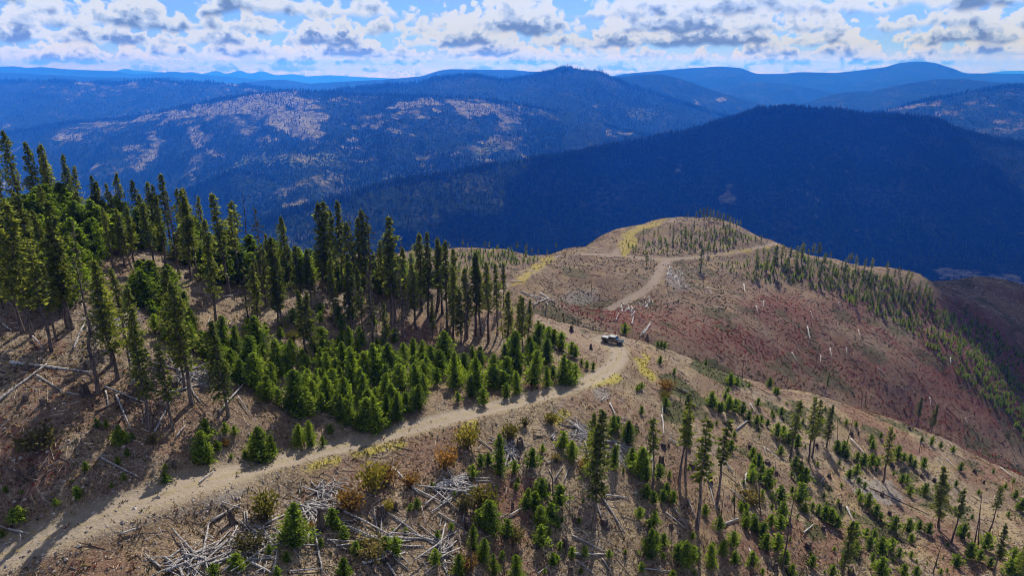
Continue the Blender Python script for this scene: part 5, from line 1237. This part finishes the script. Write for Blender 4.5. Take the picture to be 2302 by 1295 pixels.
mk = np.array([(m[0], m[1]) for m in MARKS], float); cells = {}
for t in THINGS:
    o, what, u, v, hp = t
    vv = v - (hp * .5 if o.name.startswith(('pine', 'dead')) else 0)
    j = int(np.argmin((mk[:, 0] - u) ** 2 + ((mk[:, 1] - vv) * 1.3) ** 2)); cells.setdefault((o['category'], what, j), []).append(t)
for (cat, what, j), L in cells.items():
    L.sort(key=lambda t: t[3]); nr = 1 if len(L) <= 13 else (2 if len(L) <= 26 else 3 if len(L) <= 39 else 4)
    for r_ in range(nr):
        row = sorted(L[len(L) * r_ // nr:len(L) * (r_ + 1) // nr], key=lambda t: t[2])
        rn = '' if nr == 1 else {2: ('farther row, ', 'nearer row, '), 3: ('farthest row, ', 'middle row, ', 'nearest row, '), 4: ('farthest row, ', 'second-farthest row, ', 'second-nearest row, ', 'nearest row, ')}[nr][r_]
        for i, (o, _, u, v, hp) in enumerate(row):
            if len(row) == 1: pre = ''
            elif i == 0: pre = 'leftmost '
            elif i == len(row) - 1: pre = 'rightmost '
            else: pre = ORD[min(i, 19)] + 'from left, '
            s_ = (pre + what + ', ' + rn + MARKS[j][2]) if rn else pre + what + ' ' + MARKS[j][2]
            wd = s_.replace('grey-green pine', 'grey pine').split()
            if len(wd) > 16: wd = [x for x in wd if x not in ('the', 'a')]
            if len(wd) > 16: wd = [x for x in wd if x not in ('pale', 'dark', 'weathered', 'small')]
            o['label'] = ' '.join(wd)
            o['group'] = {'young fir': 'young firs growing back on the slopes', 'fallen log': 'logs lying on the slopes', 'stump': 'stumps left by logging', 'dead tree': 'dead standing trees', 'shrub': 'autumn shrubs below the road'}.get(cat, 'pines on the far hill' if what == 'small dark pine' else 'pines of the near ridge')


# ------------------------------------------------------------------ ground litter nobody could count
def sample_ground(n, ymin, ymax, seed, pw=1.0, tlim=1.0):
    rng = np.random.default_rng(seed); y = ymin * (ymax / ymin) ** (rng.random(n) ** pw); t = rng.uniform(-tlim, tlim, n); x = t * y
    return x, y, gz(x, y)


def at_attr(A, x, y):
    t = np.clip((x / y - TT[0]) / (TT[1] - TT[0]), 0, NTX - 1.001).astype(int); r = np.clip(np.log(y / 22) / math.log(900 / 22.0) * (NY - 1), 0, NY - 1.001).astype(int)
    return A[r, t]


rng = np.random.default_rng(77)
stick = np.array([(0, -.5, 0), (0, .5, 0), (0, 0, 1), (1, -.3, .1), (1, .3, .1), (1, 0, .7)], float); stq = np.array([(0, 3, 4, 1), (1, 4, 5, 2), (2, 5, 3, 0)])
x, y, z = sample_ground(60000, 50, 185, 31); ra = at_attr(blur(roadA, 8), x, y); keep = ra < 0.08; x, y, z = x[keep], y[keep], z[keep]
cl = fbm(x / 6, y / 6, 3); keep = rng.random(len(x)) < 0.35 + 1.6 * (cl - .4); x, y, z = x[keep], y[keep], z[keep]; n = len(x)
L = rng.gamma(1.6, .42, n) + .12; rz = rng.uniform(0, 6.28, n)
dz = gz(x + np.cos(rz), y + np.sin(rz)) - z
S = np.stack([L, .03 + .03 * L * rng.random(n) + .02, .05 + .02 * L], 1)
link('broken_twigs', scatter('twigs', [(stick, stq, np.zeros((0, 3), int), np.full(6, .5))], np.stack([x, y, z], 1), S, [M_TWIG], rz=rz, tilt=dz * 1.0, tint_mul=rng.uniform(-.5, .5, n)), kind='stuff')
# stones
oc = np.array([(1, 0, 0), (-.9, .2, 0), (.1, 1, .1), (-.1, -1, 0), (0, .1, .8), (0, 0, -.5)], float); ot = np.array([(0, 2, 4), (2, 1, 4), (1, 3, 4), (3, 0, 4), (2, 0, 5), (1, 2, 5), (3, 1, 5), (0, 3, 5)])
x, y, z = sample_ground(45000, 50, 180, 32); a = np.maximum(at_attr(ashA, x, y), 0.0); ra = at_attr(blur(roadA, 6), x, y); verge = (ra > .02) & (ra < .6)
keep = rng.random(len(x)) < .18 + .8 * a + .35 * verge; x, y, z = x[keep], y[keep], z[keep]; n = len(x)
link('loose_stones', scatter('stones', [(oc, np.zeros((0, 4), int), ot, np.full(6, .5))], np.stack([x, y, z], 1), rng.gamma(2.0, .05, n) + .035, [M_STONE], tint_mul=rng.uniform(-.5, .5, n)), kind='stuff')
# tufts: a fan of blades
def tuft(seed, nb, H, W_, R_):
    r = np.random.default_rng(seed); V, T = [], []
    for i in range(nb):
        a = r.uniform(0, 6.28); c, s = math.cos(a), math.sin(a); b = np.array([c, s, 0]) * r.uniform(0, R_); o = b + np.array([c * r.uniform(.1, .9) * H, s * r.uniform(.1, .9) * H, H * r.uniform(.5, 1)])
        w_ = np.array([-s, c, 0]) * W_; k = len(V); V += [b - w_, b + w_, o]; T.append((k, k + 1, k + 2))
    return np.array(V), np.zeros((0, 4), int), np.array(T), r.random(len(V))
TUF = [tuft(i, 7, .28, .05, .14) for i in range(3)]
def tufts(name, mat, A, n0, base, gain, seed, ymin=50, ymax=190, size=(.6, 1.7), protos=TUF, off_road=False):
    x, y, z = sample_ground(n0, ymin, ymax, seed); f = at_attr(A, x, y) if A is not None else np.zeros(len(x)); ra = at_attr(roadA, x, y)
    keep = rng.random(len(x)) < (base * (.3 + 1.4 * sstep(fbm(x / 5, y / 5, 2), .42, .6)) + gain * sstep(f, .3, .7)) * (1 - (.985 if off_road else .85) * (ra > (.05 if off_road else .5))); x, y, z = x[keep], y[keep], z[keep]; n = len(x)
    link(name, scatter(name, protos, np.stack([x, y, z - .02], 1), rng.uniform(*size, n), [mat]), kind='stuff')
tufts('dry_grass_tufts', M_STRAW, strawA, 42000, .22, .28, 41)
tufts('yellow_grass_tufts', M_GOLD, yellowA, 60000, .004, .9, 42, size=(.7, 1.5))
tufts('low_red_plants', M_DRYR, redA, 30000, .03, .5, 43, size=(.6, 1.4))
tufts('low_juniper_mats', M_BRUSH, greenA, 60000, .03, .9, 44, size=(.8, 1.8))
M_HEATH = foliage_material('dark_heath', (0.020, 0.014, 0.010), (0.080, 0.058, 0.036), .1)
tufts('dark_litter_tufts', M_HEATH, strawA, 70000, .30, .10, 48, size=(.5, 1.2), off_road=True)
BR = [tuft(9 + i, 8, .8, .26, .35) for i in range(3)]
# brush and slash over the hill beyond
mid_b = np.clip(.25 + .8 * sstep(fbm(XG / 22, YG / 22, 3), .45, .62), 0, 1) * sstep(UG, 1120, 1300)
tufts('low_brush', M_BRUSH, mid_b, 110000, .10, .32, 45, 200, 430, (.22, .75), BR)
tufts('red_brush', M_DRYR, redA, 80000, .02, .55, 46, 200, 430, (.25, .7), BR)
x, y, z = sample_ground(16000, 205, 420, 47); ra = at_attr(roadA, x, y); U_, V_ = project(x, y, z); keep = (ra < .2) & (U_ > 1120) & (rng.random(len(x)) < .35 + .5 * (fbm(x / 20, y / 20, 2) > .5)); x, y, z = x[keep], y[keep], z[keep]; n = len(x)
rz = rng.normal(-.85, 1.0, n); dz = gz(x + np.cos(rz) * 2, y + np.sin(rz) * 2) - z
S = np.stack([rng.gamma(2, .7, n) + .4, rng.uniform(.08, .22, n), rng.uniform(.12, .3, n)], 1)
link('distant_slash_logs', scatter('slash', [(stick, stq, np.zeros((0, 3), int), np.full(6, .55))], np.stack([x, y, z], 1), S, [M_TWIG], rz=rz, tilt=dz * .5, tint_mul=rng.uniform(-.55, .5, n)), kind='stuff')

# ------------------------------------------------------------------ woods on the distant mountains
def cone(n=5):
    a = np.linspace(0, 2 * np.pi, n, endpoint=False); V = np.vstack([np.stack([np.cos(a) * .17, np.sin(a) * .17, a * 0 - .02], 1), [[0, 0, 1]]]); return V, np.zeros((0, 4), int), np.array([(i, (i + 1) % n, n) for i in range(n)]), np.concatenate([np.full(n, .35), [.6]])
def wood(G, n, hmin, hmax, seed, name, clear_keep=.12, crest=0.25, front=1.0):
    r = np.random.default_rng(seed); X, Y, Z, c, DD = G['X'], G['Y'], G['Z'], G['c'], G['DD']; nr, nc = X.shape
    i0 = int(np.argmin(np.abs(DD[:, 0]))); ir = r.uniform(i0, (nr - 1) * front, n); m = int(n * crest); ir[:m] = r.uniform(max(i0 - 3, 0), i0 + 5, m); ic = r.uniform(0, nc - 1.01, n); ir = np.clip(ir, 0, nr - 1.01)
    a = ir.astype(int); b = ic.astype(int); f = ir - a; g = ic - b
    bl = lambda A: (A[a, b] * (1 - f) + A[a + 1, b] * f) * (1 - g) + (A[a, b + 1] * (1 - f) + A[a + 1, b + 1] * f) * g
    x, y, z, cc = bl(X), bl(Y), bl(Z), bl(c); U, V_ = project(x, y, z)
    k = (U > -60) & (U < 2360) & (r.random(n) < np.where(cc > .5, clear_keep, 1)) & (r.random(n) < .25 + 1.1 * sstep(fbm(x / 260, y / 260, 4), .38, .58))
    h = (r.uniform(hmin, hmax, n) * np.where(np.arange(n) < m, 1.35, 1.0))[k] * (1 + .6 * (r.random(k.sum()) < .05))
    link(name, scatter(name, [cone()], np.stack([x, y, z], 1)[k], h, [M_CONE]), kind='stuff')
wood(A_, 60000, 12, 24, 1, 'forest', crest=.2)
wood(B_, 9000, 12, 22, 2, 'forest')
wood(C_, 95000, 13, 26, 3, 'forest', .30, .12)
wood(D_, 16000, 16, 30, 4, 'forest', crest=.4, front=.8)
wood(G_, 12000, 16, 32, 5, 'forest', .2, crest=.4, front=.8)
wood(F_, 14000, 14, 26, 6, 'forest', .2, crest=.3)

# loose slash in heaps under the road: past what one could pick apart
hp_ = [((430, 1268), 60, 14, 34), ((520, 1235), 90, 30, 44), ((620, 1215), 60, 22, 34), ((700, 1150), 40, 22, 50), ((735, 1110), 26, 26, 40), ((1035, 1108), 34, 10, 44), ((1150, 1015), 20, 14, 34), ((1310, 985), 26, 26, 50), ((1400, 1020), 30, 26, 44), ((250, 730), 30, 12, 60), ((420, 845), 24, 10, 44), ((1000, 1240), 26, 28, 40), ((860, 1225), 16, 12, 60)]
PX = []
rg = np.random.default_rng(9)
for (cu, cv), sp_, sv_, n_ in hp_:
    for i in range(n_): PX.append((cu + rg.normal(0, sp_ * .55), min(cv + rg.normal(0, sv_ * .6), 1320)))
Q_ = hit([p[0] for p in PX], [p[1] for p in PX]); n = len(Q_); rz = rg.uniform(0, 6.28, n); L = rg.gamma(2.2, .85, n) + .5; dz = (gz(Q_[:, 0] + np.cos(rz), Q_[:, 1] + np.sin(rz)) - Q_[:, 2]); Q_[:, 2] += rg.uniform(0, .45, n)
lg = [(g.arrays()[0] * [.2, 1, 1],) + g.arrays()[1:] for g in LOGG[:3]]
S = np.stack([L, rg.uniform(.3, .55, n) + .10 * L, .42 + .10 * L], 1)
link('slash_heaps', scatter('heaps', lg, Q_, S, [M_LOG], rz=rz, tilt=dz), kind='stuff')
